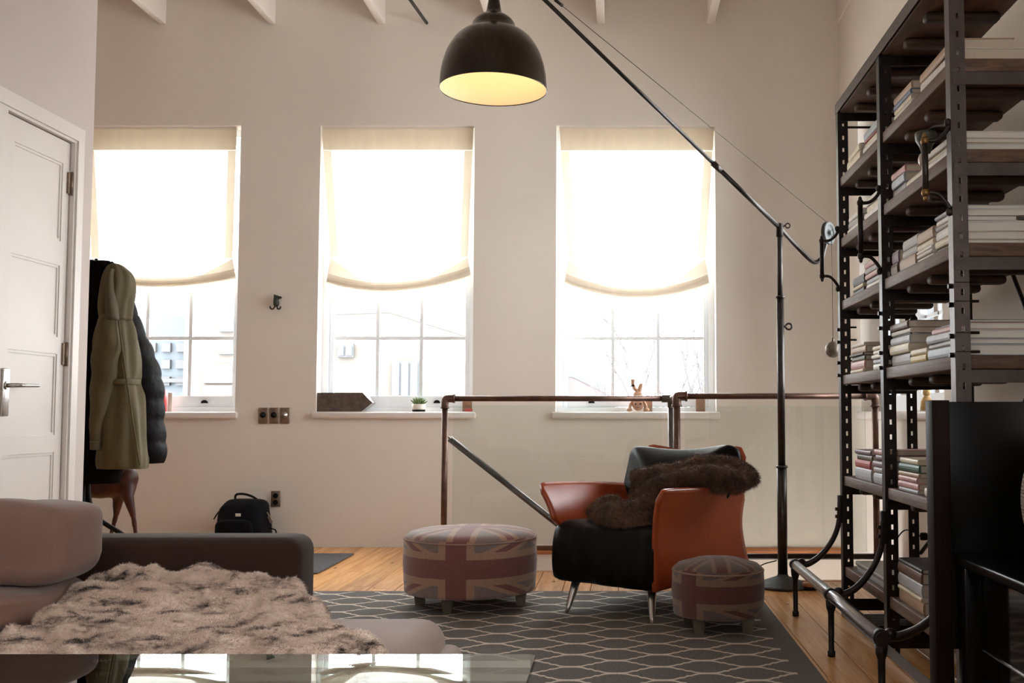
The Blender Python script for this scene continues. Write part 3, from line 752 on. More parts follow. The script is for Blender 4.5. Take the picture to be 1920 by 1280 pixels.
# tassel brush on the right wall sill
c = atX(1738, 765, XR + 0.03); c.z = rz0
M_straw = Mat('straw', srgb(206, 170, 112), 0.8).vary(0.2, 80).m
t = thing('tassel', 'straw-coloured tassel ornament on the side window sill behind the bookcase', 'ornament', c)
part('skirt', MB().lathe([(0.036, 0.0), (0.032, 0.05), (0.012, 0.085)], c, 20), M_straw, t)
part('bead', MB().superq(c + Vector((0, 0, 0.10)), 0.022, 0.022, 0.024, 1, 1, 14, 8), M_straw, t)
part('cap', MB().lathe([(0.014, 0.12), (0.02, 0.135), (0.006, 0.16)], c, 14), M_brass, t)

# ------------------------------------------------------------------ pipe railing with glass
def pipe_r(w_px, Y): return w_px * Y / F / 2
Y1, Y2 = 6.33, 5.97
rl = thing('pipe_railing', 'brown steel pipe railing with glass infill guarding the stair opening', 'railing', (0.3, 6.1, 0))
r1 = 0.0175
zt = atY(1040, 747, Y1).z; xl = atY(834, 800, Y1).x; xm1 = atY(1256, 800, Y1).x
zt2 = atY(1450, 742.5, Y2).z; xm2 = atY(1269, 800, Y2).x; xr = min(atY(1641, 800, Y2).x, XR - 0.05)
part('top_rail', MB().tube([(xl + 0.03, Y1, zt), (xm1, Y1, zt)], r1, 16), M_pipe, rl)
part('top_rail', MB().tube([(xm2, Y2, zt2), (xr - 0.03, Y2, zt2)], r1, 16), M_pipe, rl)
part('top_rail', MB().tube([(xm1 + 0.01, Y1, zt), (xm2, Y2, zt2)], r1, 16), M_pipe, rl)
part('post', MB().tube([(xl, Y1, -0.05), (xl, Y1, zt - 0.03)], r1 * 1.08, 16), M_pipe, rl)
part('post', MB().tube([(xm1 + 0.01, Y1, -0.05), (xm1 + 0.01, Y1, zt)], r1 * 1.2, 16), M_pipe2, rl, 'greyer worn steel post')
part('post', MB().tube([(xm2, Y2, -0.03), (xm2, Y2, zt2)], r1 * 1.2, 16), M_pipe, rl)
part('post', MB().tube([(xr, Y2, -0.03), (xr, Y2, zt2 - 0.03)], r1 * 1.1, 16), M_pipe, rl)
zb_ = atY(1000, 1027, Y1).z; zb2 = atY(1500, 1043, Y2).z
part('bottom_rail', MB().tube([(xl, Y1, zb_), (xm1, Y1, zb_)], r1 * 0.9, 14), M_pipe, rl)
part('bottom_rail', MB().tube([(xm2, Y2, zb2), (xr, Y2, zb2)], r1 * 1.0, 14), M_iron, rl)
def elbow(p, dx, dz, rr=0.024, Rr=0.03):
    pts = [Vector(p) + Vector((dx * 0.05, 0, 0)), Vector(p) + Vector((dx * 0.03, 0, 0))]
    pts = spline([Vector(p) + Vector((dx * 0.055, 0, 0)), Vector(p) + Vector((dx * 0.02, 0, 0)), Vector(p) + Vector((dx * 0.004, 0, dz * 0.004)), Vector(p) + Vector((0, 0, dz * 0.02)), Vector(p) + Vector((0, 0, dz * 0.055))], 4)
    b_ = MB().tube(pts, rr, 16)
    b_.tube([Vector(p) + Vector((dx * 0.05, 0, 0)), Vector(p) + Vector((dx * 0.062, 0, 0))], rr * 1.15, 16)
    b_.tube([Vector(p) + Vector((0, 0, dz * 0.05)), Vector(p) + Vector((0, 0, dz * 0.062))], rr * 1.15, 16)
    return b_
part('elbow', elbow((xl, Y1, zt), 1, -1), M_pipe, rl)
part('elbow', elbow((xr, Y2, zt2), -1, -1), M_pipe, rl)
part('elbow', elbow((xm2, Y2, zt2), 1, -1, 0.027), M_pipe, rl)
part('tee', MB().tube([(xm1 - 0.05, Y1, zt), (xm1 + 0.03, Y1, zt)], 0.024, 16).tube([(xm1 + 0.01, Y1, zt - 0.055), (xm1 + 0.01, Y1, zt + 0.02)], 0.024, 16), M_pipe2, rl)
for (x_, Y_) in ((xl, Y1), (xm1 + .01, Y1), (xm2, Y2), (xr, Y2)):
    part('flange', MB().lathe([(0.04, 0), (0.04, 0.008), (0.024, 0.012), (0.023, 0.03)], (x_, Y_, 0.001 if Y_ == Y2 else 0.001), 18), M_pipe, rl)
def gpanel(x0, x1, Y, z0, z1):
    return MB().box(x0, x1, Y - 0.004, Y + 0.004, z0, z1)
part('glass_panel', gpanel(atY(850, 800, Y1).x, atY(1241, 800, Y1).x, Y1, zb_ + 0.03, atY(900, 760, Y1).z), M_rglass, rl, 'clear glass sheet')
part('glass_panel', gpanel(atY(1284, 800, Y2).x, atY(1622, 800, Y2).x, Y2, zb2 + 0.03, atY(1400, 761, Y2).z), M_rglass, rl, 'clear glass sheet')
hr = thing('stair_handrail', 'steel pipe handrail sloping down the stairs behind the left glass panel', 'handrail', (-0.8, Y1 + 0.12, 0.4))
YHd = Y1 + 0.13
p0, p1 = atY(843, 822, YHd), atY(1052, 987, YHd)
part('rail', MB().tube([p0, p1, p1 + (p1 - p0) * 1.2], 0.0205, 16), M_pipe2, hr)
part('bracket', MB().tube(spline([p0 + Vector((0.015, 0, -0.008)), p0 + Vector((-0.005, -0.05, 0.015)), Vector((xl + 0.0, Y1 + 0.01, p0.z + 0.01))]), 0.008, 8), M_chrome, hr)
pe = p1 + (p1 - p0) * 1.1
part('bracket', MB().tube([pe, (pe.x, YB - 0.001, pe.z - 0.05)], 0.008, 8), M_chrome, hr)

# ------------------------------------------------------------------ rugs
m = Mat('trellis_rug', srgb(92, 90, 88), 0.95, 0, 0.1)
geo = m.N('NewGeometry'); sep = m.N('SeparateXYZ'); m.L(geo.outputs['Position'], sep.inputs[0])
X_ = E(m.nt, sep.outputs[0]); Y_ = E(m.nt, sep.outputs[1])
PU, PV = 0.335, 0.192
u = ((X_ + 10.06) / PU).fract(); v = (Y_ + 10.03) / PV
um = (u - 0.5).abs() * 2.0
fc = m.N('FloatCurve'); cu = fc.mapping.curves[0]
pts = [(0, 0.0), (0.17, 0.03), (0.31, 0.20), (0.37, 0.33), (0.45, 0.37), (0.55, 0.63), (0.63, 0.67), (0.69, 0.80), (0.83, 0.97), (1.0, 1.0)]
cu.points[0].location = pts[0]; cu.points[1].location = pts[-1]
for p in pts[1:-1]: cu.points.new(*p)
fc.mapping.update(); m.L(um.s, fc.inputs['Value'])
S = E(m.nt, fc.outputs[0]); off = (S - 0.5) * 0.47
d1 = ((v - off).fract() - 0.5).abs(); d2 = ((v + off + 0.5).fract() - 0.5).abs()
dd = d1.mn(d2)
line = dd.lt(0.05)
RXR, RXL, RY0, RY1 = 0.735, -2.05, 2.05, atZ(1000, 1112, 0).y
ib = X_.lt(RXR - 0.085) * X_.gt(RXL + 0.115) * Y_.lt(RY1 - 0.03) * Y_.gt(RY0 + 0.11)
vec = m.tc('Object', (1, 1, 1)); nz = m.noise(vec, 90, 3); base = m.ramp(nz, [(0.3, srgb(94, 91, 88)), (0.7, srgb(116, 112, 108))])
wh = m.ramp(nz, [(0.3, srgb(190, 180, 166)), (0.7, srgb(222, 212, 198))])
m.base(m.mix(line * ib, base, wh)); m.bump(nz, 0.4, 0.004)
rug = solo('area_rug', MB().bbox(RXL, RXR, RY0, RY1, 0.001, 0.013, 0.004), m.m, 'large dark grey rug with a white trellis pattern in the middle of the room', 'rug')
m = Mat('black_mat', srgb(104, 103, 106), 0.95, 0, 0.1); m.vary(0.5, 160, bump=0.6)
a_ = atZ(664, 1040, 0); b_ = atZ(604, 1076, 0)
solo('door_mat', MB().bbox(a_.x - 1.0, a_.x, b_.y, a_.y, 0.001, 0.012, 0.004), m.m, 'small charcoal mat on the boards near the window wall', 'mat')
RZ = 0.013

# ------------------------------------------------------------------ ottomans with faded flag cloth
def flag_mat(name, Rr, z0, z1, rot, W_, k):
    m = Mat(name, (0.3, 0.2, 0.17), 0.9, 0, 0.15)
    tcn = m.N('TexCoord'); sp = m.N('SeparateXYZ'); m.L(tcn.outputs['Object'], sp.inputs[0])
    x = E(m.nt, sp.outputs[0]); y = E(m.nt, sp.outputs[1]); z = E(m.nt, sp.outputs[2])
    ang = x.at2(y * -1.0)
    uu = (((ang * Rr + rot) / W_ + 0.5).fract() - 0.5)
    vv = (z - (z0 + z1) / 2) / (z1 - z0)
    ab = (z1 - z0) / W_
    def cloth(u_, v_, asp, cw):
        du = u_.abs(); dv = v_.abs(); dg = (du - dv).abs()
        wht = dg.lt(0.115); red = (dg - 0.0).abs().lt(0.045)
        cwht = (du.lt(cw * 1.75)).mx(dv.lt(cw * 1.55 / asp)); cred = (du.lt(cw)).mx(dv.lt(cw * 0.9 / asp))
        blue = srgb(136 * k, 116 * k, 110 * k); tan = srgb(174 * k, 138 * k, 114 * k); rd = srgb(134 * k, 86 * k, 80 * k)
        c = m.mix(wht, blue, tan); c = m.mix(red, c, rd); c = m.mix(cwht, c, tan); c = m.mix(cred, c, rd); return c
    side = cloth(uu, vv, ab, 0.062)
    top = cloth(x / (2 * Rr) , y / (2 * Rr), 1.0, 0.06)
    gn = m.N('NewGeometry'); s2 = m.N('SeparateXYZ'); m.L(gn.outputs['Normal'], s2.inputs[0])
    isT = E(m.nt, s2.outputs[2]).gt(0.6)
    c = m.mix(isT, side, top)
    vec = m.tc('Object'); n = m.noise(vec, 60, 4)
    c2 = m.N('MixRGB'); c2.blend_type = 'MULTIPLY'; c2.inputs[0].default_value = 0.35; m.L(c, c2.inputs[1])
    m.L(m.ramp(n, [(0.3, (0.6, 0.6, 0.6)), (0.7, (1, 1, 1))]), c2.inputs[2]); m.base(c2.outputs[0]); m.bump(m.noise(vec, 400, 2), 0.25, 0.002)
    m.b.inputs['Sheen Weight'].default_value = 0.35
    return m.m
M_pipng = Mat('cloth_piping', srgb(150, 122, 106), 0.9).vary(0.1, 30).m
M_oleg = Mat('grey_painted_leg', srgb(98, 88, 74), 0.5).vary(0.2, 20).m
def ottoman(label, cpx, cY, Rr, zt, zb, legs, rot, W_, k, ry=None):
    cx = (cpx - PX) * cY / F * 1.0; ry = ry or Rr
    o = thing('flag_ottoman', label, 'ottoman', (cx, cY, RZ), group='round flag-cloth ottomans')
    H = zt - RZ; B = zb - RZ
    prof = [(0.0, B), (Rr - 0.03, B), (Rr - 0.004, B + 0.006), (Rr, B + 0.02), (Rr - 0.002, B + 0.03), (Rr, B + 0.045), (Rr + 0.006, (B + H) / 2), (Rr + 0.002, H - 0.035), (Rr - 0.004, H - 0.02), (Rr - 0.022, H - 0.004), (Rr - 0.06, H + 0.006), (Rr * 0.5, H + 0.018), (0.0, H + 0.02)]
    b_ = MB().lathe(prof, (0, 0, 0), 64)
    b_.v = [(x, y * ry / Rr, z) for x, y, z in b_.v]
    part('seat', b_, flag_mat('flag_cloth_%d' % int(Rr * 1000), Rr, B, H, rot, W_, k), o, local=True, origin=(0, 0, 0))
    part('piping', MB().tube([(math.cos(a) * (Rr + 0.001), math.sin(a) * (ry + 0.001), H - 0.03) for a in [2 * PI * i / 48 for i in range(48)]], 0.004, 6, closed=True), M_pipng, o, local=True)
    for (lx, ly) in legs:
        w2 = 0.028; lg = MB(); v = [(lx + sx * w2 * q, ly + sy * w2 * q, z) for z, q in ((0, 0.72), (B + 0.002, 1.0)) for sx, sy in ((-1, -1), (1, -1), (1, 1), (-1, 1))]
        lg.add(v, [(3, 2, 1, 0), (4, 5, 6, 7), (0, 1, 5, 4), (1, 2, 6, 5), (2, 3, 7, 6), (3, 0, 4, 7)])
        part('leg', lg, M_oleg, o, local=True)
    return o
ottoman('large round ottoman in faded union flag cloth, left of the armchair', 885, 5.10, 0.325, 0.375, 0.083, [(-0.075, -0.22), (-0.245, -0.02), (0.255, -0.03), (0.06, 0.20)], 0.022, 0.80, 0.93)
ottoman('small round ottoman in faded union flag cloth at the armchair front corner', 1344, 4.545, 0.20, 0.298, 0.072, [(-0.095, -0.115), (0.115, -0.115), (-0.125, 0.06), (0.13, 0.06)], 0.155, 0.66, 0.74)

# ------------------------------------------------------------------ armchair
TH = R(-37); CC = Vector((0.163, 5.087, RZ))
ch = thing('armchair', 'armchair with flared tan leather arms and black seat under a brown fur throw', 'armchair', CC, TH)
M_tan = Mat('cognac_leather', srgb(158, 66, 30), 0.3, 0, 0.5).vary(0.16, 3, bump=0.05, bscale=160).m
M_blk = Mat('black_leather', srgb(19, 18, 17), 0.4, 0, 0.22)
v_ = M_blk.tc('Object'); M_blk.vary(0.2, 6, bump=0.0); M_blk.bump(M_blk.noise(v_, 120, 5), 0.2, 0.003); M_blk = M_blk.m
WH = 0.29
def arm_fn(sx):
    def f(u, v):
        y = -0.40 + 0.775 * u
        zbot = 0.145 + 0.03 * u; ztop = 0.600 - 0.05 * u ** 2
        rr = 0.045; yy0 = (y + 0.40); yy1 = 0.375 - y
        for q in (yy0, yy1):
            if q < rr: ztop -= rr - math.sqrt(max(0, rr * rr - (rr - q) ** 2))
        z = zbot + (ztop - zbot) * v
        t = (z - 0.15) / 0.45
        o_ = 0.012 + 0.055 * max(0, t - 0.45) ** 2 / 0.3 + 0.02 * (1 - t) ** 2 * u
        fy = -0.035 * max(0, t - 0.4) ** 2 / 0.36 * (1 - u) + 0.07 * max(0, 0.6 - t) ** 2 / 0.36 * u - 0.01 * u
        fy += (0.085 if sx < 0 else 0.0) * max(0.0, min(1.0, (0.43 - z) / 0.06)) * (1 - u)
        if sx < 0: o_ += 0.03 * max(0, t - 0.5) ** 2 / 0.25
        return Vector((sx * (WH + o_), y + fy, z))
    return f
for sx in (-1, 1):
    part('arm', MB().grid(arm_fn(sx), 28, 24, 0.018 * sx), M_tan, ch, local=True)
# back shell
def back_fn(u, v):
    x = (u - 0.5) * 2 * (0.285 + 0.03 * v); top = 0.735 + 0.045 * abs(u - 0.5) * 2 - 0.0
    q = min(u, 1 - u) * 0.67; rr = 0.06
    if q < rr: top -= rr - math.sqrt(max(0, rr * rr - (rr - q) ** 2))
    z = 0.18 + (top - 0.18) * v
    y = 0.325 + 0.10 * v ** 1.6 - 0.05 * (abs(u - 0.5) * 2) ** 3 * (1 - 0.5 * v)
    return Vector((x, y, z))
part('backrest', MB().grid(back_fn, 24, 20, -0.018), M_tan, ch, local=True)
# seat: bolster front with creases
def seat_mesh():
    prof = [(-0.375, 0.142), (-0.40, 0.16), (-0.412, 0.22), (-0.412, 0.30), (-0.402, 0.36), (-0.375, 0.405), (-0.32, 0.425), (-0.2, 0.425), (0.0, 0.41), (0.2, 0.395), (0.33, 0.38), (0.33, 0.17), (0.2, 0.145), (0.0, 0.142)]
    prof = [tuple(p) for p in interp_rows([p for p in prof], 3)]
    mb_ = MB(); nx = 40; n = len(prof); vs = []
    for i in range(nx + 1):
        x = -WH - 0.016 + (2 * WH + 0.020) * i / nx
        e_ = min(i, nx - i) / nx
        for (y, z) in prof:
            cz = 0.0015 * math.sin(x * 60 + 9 * z + 6 * noise.noise(Vector((x * 5, z * 4, 0)))) * max(0, min(1, (-y - 0.2) * 5)) + 0.010 * noise.noise(Vector((x * 12, y * 3, z * 3)))
            pull = 0.012 * max(0, 1 - e_ * 14)
            vs.append((x, y + cz + pull * (1 if y < 0 else -1), z - pull * (0.5 if z > 0.3 else -0.3)))
    fs = [(i * n + k, i * n + (k + 1) % n, (i + 1) * n + (k + 1) % n, (i + 1) * n + k) for i in range(nx) for k in range(n)]
    fs += [tuple(range(n)), tuple(nx * n + k for k in reversed(range(n)))]
    return mb_.add(vs, fs, True)
part('seat', seat_mesh(), M_blk, ch, local=True)
Mi = wmat(ch).inverted()
for k, (fp, tp) in enumerate((((1223, 1169), (1222, 1108)), ((1063, 1147), (1082, 1092)))):
    f_ = Mi @ atZ(*fp, RZ); f_.z = 0.0
    t_ = Mi @ atZ(*tp, 0.14); t_.z = 0.15
    part('leg', MB().tube([f_ + Vector((0, 0, 0.0)), f_.lerp(t_, 0.15), f_.lerp(t_, 0.6), t_], [0.009, 0.0125, 0.019, 0.023], 16), M_chrome, ch, local=True)
for sx in (-1, 1):
    part('leg', MB().tube([(sx * 0.27, 0.36, 0), (sx * 0.25, 0.28, 0.15)], [0.009, 0.023], 16), M_chrome, ch, local=True)
# leather pillow
pl = thing('leather_cushion', 'soft black leather cushion slumped against the armchair back', 'cushion', CC, TH)
def pf(p):
    x, y, z = p
    u_, v2 = x / 0.345, z / 0.20
    k = (abs(u_) ** 2) * (abs(v2) ** 2)
    th = y * (1 - 0.75 * max(abs(u_), abs(v2)) ** 3)
    z2 = z + 0.05 * (abs(u_) ** 2.5) * (1 if z > 0 else -0.2) + (0.012 if False else 0)
    wr = 0.012 * math.sin(9 * (x + 0.4 * z) * 2 + 4 * z) * (1 - abs(v2)) 
    if z < 0: x *= 1 - 0.36 * min(1, -v2)
    return Vector((x, th + wr + 0.01 * noise.noise(Vector((x * 9, z * 9, 1))), z2 - 0.03 * (1 - u_ * u_) * (1 if z > 0 else 0)))
b_ = MB().superq((0, 0, 0), 0.345, 0.10, 0.200, 0.55, 0.5, 56, 28, pf)
b_.xf(Matrix.Translation((0.03, 0.205, 0.595)) @ Matrix.Rotation(R(-16), 4, 'X') @ Matrix.Rotation(R(-2), 4, 'Y'))
part('cover', b_, M_blk, pl, local=True)
# brown fur throw
M_bfur = Mat('brown_fur', srgb(74, 50, 38), 0.75, 0, 0.25)
v_ = M_bfur.tc('Object'); f_ = M_bfur.noise(v_, 16, 5, 0.7); M_bfur.base(M_bfur.ramp(f_, [(0.3, srgb(52, 32, 20)), (0.55, srgb(104, 70, 48)), (0.8, srgb(150, 112, 84))])); M_bfur.b.inputs['Sheen Weight'].default_value = 0.3; M_bfur = M_bfur.m
def F3(px, py, Y, r_): p = atY(px, py, Y); return (p.x, p.y, p.z, r_)
chains = [
    [F3(1195, 892, 5.00, 0.035), F3(1225, 893, 5.02, 0.055), F3(1265, 885, 5.04, 0.05), F3(1310, 872, 5.06, 0.045), F3(1350, 868, 5.06, 0.045), F3(1385, 882, 5.02, 0.055), F3(1408, 897, 4.98, 0.04)],
    [F3(1385, 900, 4.93, 0.05), F3(1350, 893, 4.90, 0.058), F3(1310, 888, 4.86, 0.045), F3(1272, 893, 4.82, 0.035), F3(1240, 905, 4.84, 0.035), F3(1210, 920, 4.90, 0.04)],
    [F3(1205, 905, 5.02, 0.05), F3(1200, 930, 4.99, 0.05), F3(1205, 955, 4.93, 0.05)],
    [F3(1225, 940, 4.86, 0.05), F3(1200, 962, 4.82, 0.065), F3(1165, 962, 4.86, 0.06), F3(1128, 965, 4.90, 0.045), F3(1118, 955, 4.95, 0.03)],
    [F3(1205, 975, 4.79, 0.06), F3(1185, 985, 4.78, 0.055), F3(1160, 980, 4.80, 0.045), F3(1130, 975, 4.86, 0.03)],
    [F3(1150, 938, 5.02, 0.035), F3(1130, 940, 5.03, 0.03), F3(1110, 958, 5.0, 0.03)],
    [F3(1392, 893, 4.97, 0.055), F3(1375, 905, 4.92, 0.045), F3(1340, 908, 4.88, 0.03)],
]
b_ = blob(chains, 0.012, 6, lambda p: 0.012 * noise.noise(p * 14) + 0.006 * noise.noise(p * 34))
fur(b_, 52000, 0.020, 0.0022, (0, -0.1, -0.5), 0.7)
solo('fur_throw', b_, M_bfur, 'shaggy dark brown fur throw heaped over the armchair', 'throw')

# ------------------------------------------------------------------ boom floor lamp
LY = 5.68; lb = atZ(1467, 1096, 0); lx = atY(1467, 1000, LY).x
M_ribs = mk_iron('ribbed_cast_iron', srgb(70, 72, 70), 0.6, 0.2, 0.15)
lamp = thing('boom_floor_lamp', 'tall black iron floor lamp with long boom, dome shade and ball counterweight', 'lamp', (lx, LY, 0.0))
prof = [(0.150, 0.001), (0.152, 0.012)]; r_ = 0.150
for k in range(7):
    prof += [(r_, 0.014 + k * 0.006), (r_ - 0.006, 0.019 + k * 0.006), (r_ - 0.014, 0.019 + k * 0.006)]; r_ -= 0.016
prof += [(0.032, 0.062), (0.026, 0.075), (0.024, 0.09)]
part('base', MB().lathe(prof, (lx, LY, 0), 48), M_ribs, lamp)
ztop = atY(1462, 425, LY).z; zc1 = atY(1462, 556, LY).z; zc2 = atY(1463, 874, LY).z
part('pole', MB().tube([(lx, LY, 0.06), (lx, LY, zc2)], 0.0275, 20), M_lpole, lamp)
part('pole', MB().tube([(lx, LY, zc2), (lx, LY, zc1)], 0.0205, 20), M_lpole, lamp)
part('pole', MB().tube([(lx, LY, zc1), (lx, LY, ztop)], 0.0155, 20), M_lpole, lamp)
for z_, r_ in ((zc2, 0.030), (zc1, 0.0225)):
    part('collar', MB().lathe([(r_, -0.008), (r_ + 0.004, -0.006), (r_ + 0.004, 0.0), (r_, 0.004), (r_ * 0.8, 0.006)], (lx, LY, z_), 20), M_lpole, lamp)
c = atY(1478, 612, LY)
part('eye_bolt', MB().tube(arc((c.x + 0.003, LY, c.z), 0.017, 0, 2 * PI, 20)[:-1], 0.0055, 8, closed=True).tube([(lx + 0.015, LY, c.z), (c.x - 0.012, LY, c.z)], 0.007, 8), M_iron, lamp)
part('head_clamp', MB().lathe([(0.02, -0.06), (0.021, 0.0), (0.016, 0.014)], (lx, LY, ztop + 0.005), 16).tube([(lx + 0.02, LY, ztop), (lx + 0.035, LY, ztop + 0.012), (lx + 0.05, LY, ztop + 0.022)], 0.004, 6).tube(arc((lx + 0.045, LY - 0.01, ztop + 0.004), 0.013, 0, 2 * PI, 14)[:-1], 0.004, 6, closed=True), M_iron, lamp)
# boom: passes through the clamp, rises to the left towards the viewer
SY = 4.62
E0 = atY(1462, 427, LY - 0.0); E1 = atY(1040, 18, 4.86); 
ndir = (E1 - E0).normalized()
tipP = E1 + ndir * 0.38
J = E0 + (E1 - E0) * ((1462 - 1340) / (1462 - 1040) * 1.07)
tail = [E0 - ndir * 0.0, atY(1490, 458, LY + 0.10), atY(1519, 487, LY + 0.13), atY(1531, 491, LY + 0.14), atY(1541, 482, LY + 0.14), atY(1545, 468, LY + 0.13), atY(1549, 452, LY + 0.12)]
part('boom', MB().tube([J, E0], 0.0135, 16).tube(spline(tail, 5), 0.0125, 12), M_lpole, lamp)
part('boom', MB().tube([J, tipP], 0.0105, 16), M_lpole, lamp)
part('coupling', MB().tube([J - ndir * 0.03, J + ndir * 0.03], 0.017, 16), M_lpole, lamp)
# pulley
pc = atY(1553, 437, LY + 0.12)
ang = R(52)
pm = MB().lathe([(0.066, -0.011), (0.066, -0.004), (0.056, 0.0), (0.066, 0.004), (0.066, 0.011), (0.05, 0.013), (0.047, 0.006), (0.014, 0.006), (0.014, 0.02), (0.003, 0.022)], (0, 0, 0), 36, 'X')
pm.xf(Matrix.Translation(pc) @ Matrix.Rotation(R(-40), 4, 'Z'))
pw = part('pulley', pm, M_ribs, lamp)
wt0 = pc + Vector((-0.01, 0, 0.066))
part('turnbuckle', MB().tube([E1 + Vector((0, 0, 0.05)) - ndir * 0.0, E1 + Vector((0.0, 0, 0.05)) - (E1 - wt0).normalized() * 0.05], 0.008, 8), M_iron, lamp)
cl = MB().tube([tipP, E1 + Vector((0, 0, 0.05)), wt0], 0.0017, 6)
bp = atY(1562, 655, LY + 0.12)
cl.tube([pc + Vector((0.028, 0.01, 0.03)), Vector((bp.x, bp.y, pc.z)), Vector((bp.x, bp.y, bp.z + 0.05))], 0.0017, 6)
part('cable', cl, M_iron, lamp)
part('counterweight', MB().superq(bp, 0.046, 0.046, 0.047, 1, 1, 32, 20).tube([bp + Vector((0, 0, 0.04)), bp + Vector((0, 0, 0.068))], [0.009, 0.006], 10), M_ballst, lamp, 'pitted bronze-coloured ball')
# shade
q = atY(925, 168, SY); k_ = SY / F
sp_ = [(102, 168), (101.5, 160), (100, 140), (96.5, 122), (89.5, 100), (82, 86), (72, 72), (60, 62), (47, 55), (44, 52), (42, 50), (40, 42), (35, 35), (26, 28), (17, 24), (14, 17), (12.5, 8), (10, -6), (9, -40), (9, -75)]
prof = [(r * k_, (168 - y) * k_ * 1.02) for r, y in sp_]
sh = MB().lathe(prof, q, 64, capb=False, capt=False)
inner = [(max(r - 0.004, 0.001), h_ - 0.004 if i else h_) for i, (r, h_) in enumerate(prof[:12])]
shade = part('shade', sh, M_lamp, lamp)
M_inner = Mat('cream_enamel', srgb(252, 238, 210), 0.5).vary(0.03, 4).m
part('shade_lining', MB().lathe([(prof[0][0], prof[0][1] + 0.0003)] + inner[1:] + [(0.004, inner[-1][1])], q, 64, capb=False, capt=False), M_inner, lamp, 'pale yellow enamel inside')
part('rim', MB().tube([(q.x + math.cos(a) * prof[0][0], q.y + math.sin(a) * prof[0][0], q.z) for a in [2 * PI * i / 64 for i in range(64)]], 0.0025, 6, closed=True), M_lamp, lamp)
M_bulb = Mat('lamp_bulb', (1, 1, 1), 0.4); M_bulb.b.inputs['Emission Color'].default_value = (1.0, 0.78, 0.50, 1); M_bulb.b.inputs['Emission Strength'].default_value = 19; M_bulb = M_bulb.m
part('bulb', MB().superq(q + Vector((0, 0, 0.165)), 0.032, 0.032, 0.04, 1, 1, 20, 12), M_bulb, lamp)
part('stem', MB().tube([q + Vector((0, 0, 0.5)), Vector((q.x, q.y, tipP.z + 0.02))], 0.006, 8).tube([Vector((q.x, q.y, tipP.z)), tipP], 0.011, 12), M_lpole, lamp)
part('power_cord', MB().tube(spline([(lx - 0.14, LY - 0.02, 0.012), (lx - 0.19, LY + 0.06, 0.05), (lx - 0.1, LY + 0.13, 0.10), (lx - 0.03, LY + 0.03, 0.14)]), 0.0035, 6), M_black, lamp)
fs_ = atZ(1523, 1107, 0)
t = thing('foot_switch', 'small orange-brown foot switch on the boards beside the lamp base', 'switch', (fs_.x, fs_.y + 0.03, 0))
part('base', MB().superq((fs_.x, fs_.y + 0.03, 0.008), 0.058, 0.04, 0.008, 0.4, 0.9), M_black, t)
part('pedal', MB().superq((fs_.x, fs_.y + 0.03, 0.028), 0.048, 0.032, 0.014, 0.5, 0.8), M_trim, t)

# ------------------------------------------------------------------ bookcase
BX0 = 1.065; BX1 = 1.42
YU = [atY(1581, 900, 1).x, 0, 0]
def y_at_px(px, X=BX0): return X * F / (px - PX)
Yf, Ym, Yn = 4.84, 4.06, 3.19
SZ = [2.095, 1.800, 1.498, 1.140, 0.662, 0.235]; ST = 2.46
bc = thing('bookcase', 'tall industrial bookcase of slotted iron uprights and timber shelves along the right wall', 'bookcase', (1.24, 4.0, 0))
def slotted(x0, x1, y, dirx, z1, face_dy=0.0):
    """flange facing -Y with slots; plus solid flange along Y"""
    b_ = MB(); wdt = x1 - x0; sw, shh = 0.009, 0.020; sx0 = (x0 + x1) / 2 - sw / 2; sx1 = sx0 + sw; t = 0.0035
    pitch = 0.0595; z = 0.0; zz = [0.0]; n = int(z1 / pitch)
    b_.box(x0, sx0, y, y + t, 0, z1); b_.box(sx1, x1, y, y + t, 0, z1)
    prev = 0.0
    for k in range(n + 1):
        zc_ = 0.03 + k * pitch
        if zc_ + shh / 2 > z1: break
        b_.box(sx0, sx1, y, y + t, prev, zc_ - shh / 2); prev = zc_ + shh / 2
    b_.box(sx0, sx1, y, y + t, prev, z1)
    return b_
for (Y_, nm) in ((Yf, 'f'), (Ym, 'm'), (Yn, 'n')):
    b_ = slotted(BX0, BX0 + 0.046, Y_, 1, ST); b_.box(BX0 - 0.0035, BX0, Y_, Y_ + 0.045, 0, ST)
    part('upright', b_, M_upright if nm == 'n' else M_iron, bc, 'paler grey iron upright' if nm == 'n' else None)
    b_ = slotted(BX1 - 0.046, BX1, Y_, -1, ST); b_.box(BX1, BX1 + 0.0035, Y_, Y_ + 0.045, 0, ST)
    part('upright', b_, M_iron, bc)
    # end rails (angle iron) under each shelf across X and on the floor
    for z in SZ[:] + [ST]:
        part('end_rail', MB().box(BX0 + 0.003, BX1 - 0.003, Y_ - 0.003, Y_, z - 0.088, z - 0.048).box(BX0, BX1, Y_, Y_ + 0.03, z - 0.051, z - 0.048), M_upright if nm == 'n' else M_iron, bc)
    part('end_rail', MB().box(BX0, BX1, Y_ + 0.004, Y_ + 0.007, 0.03, 0.085), M_iron, bc)
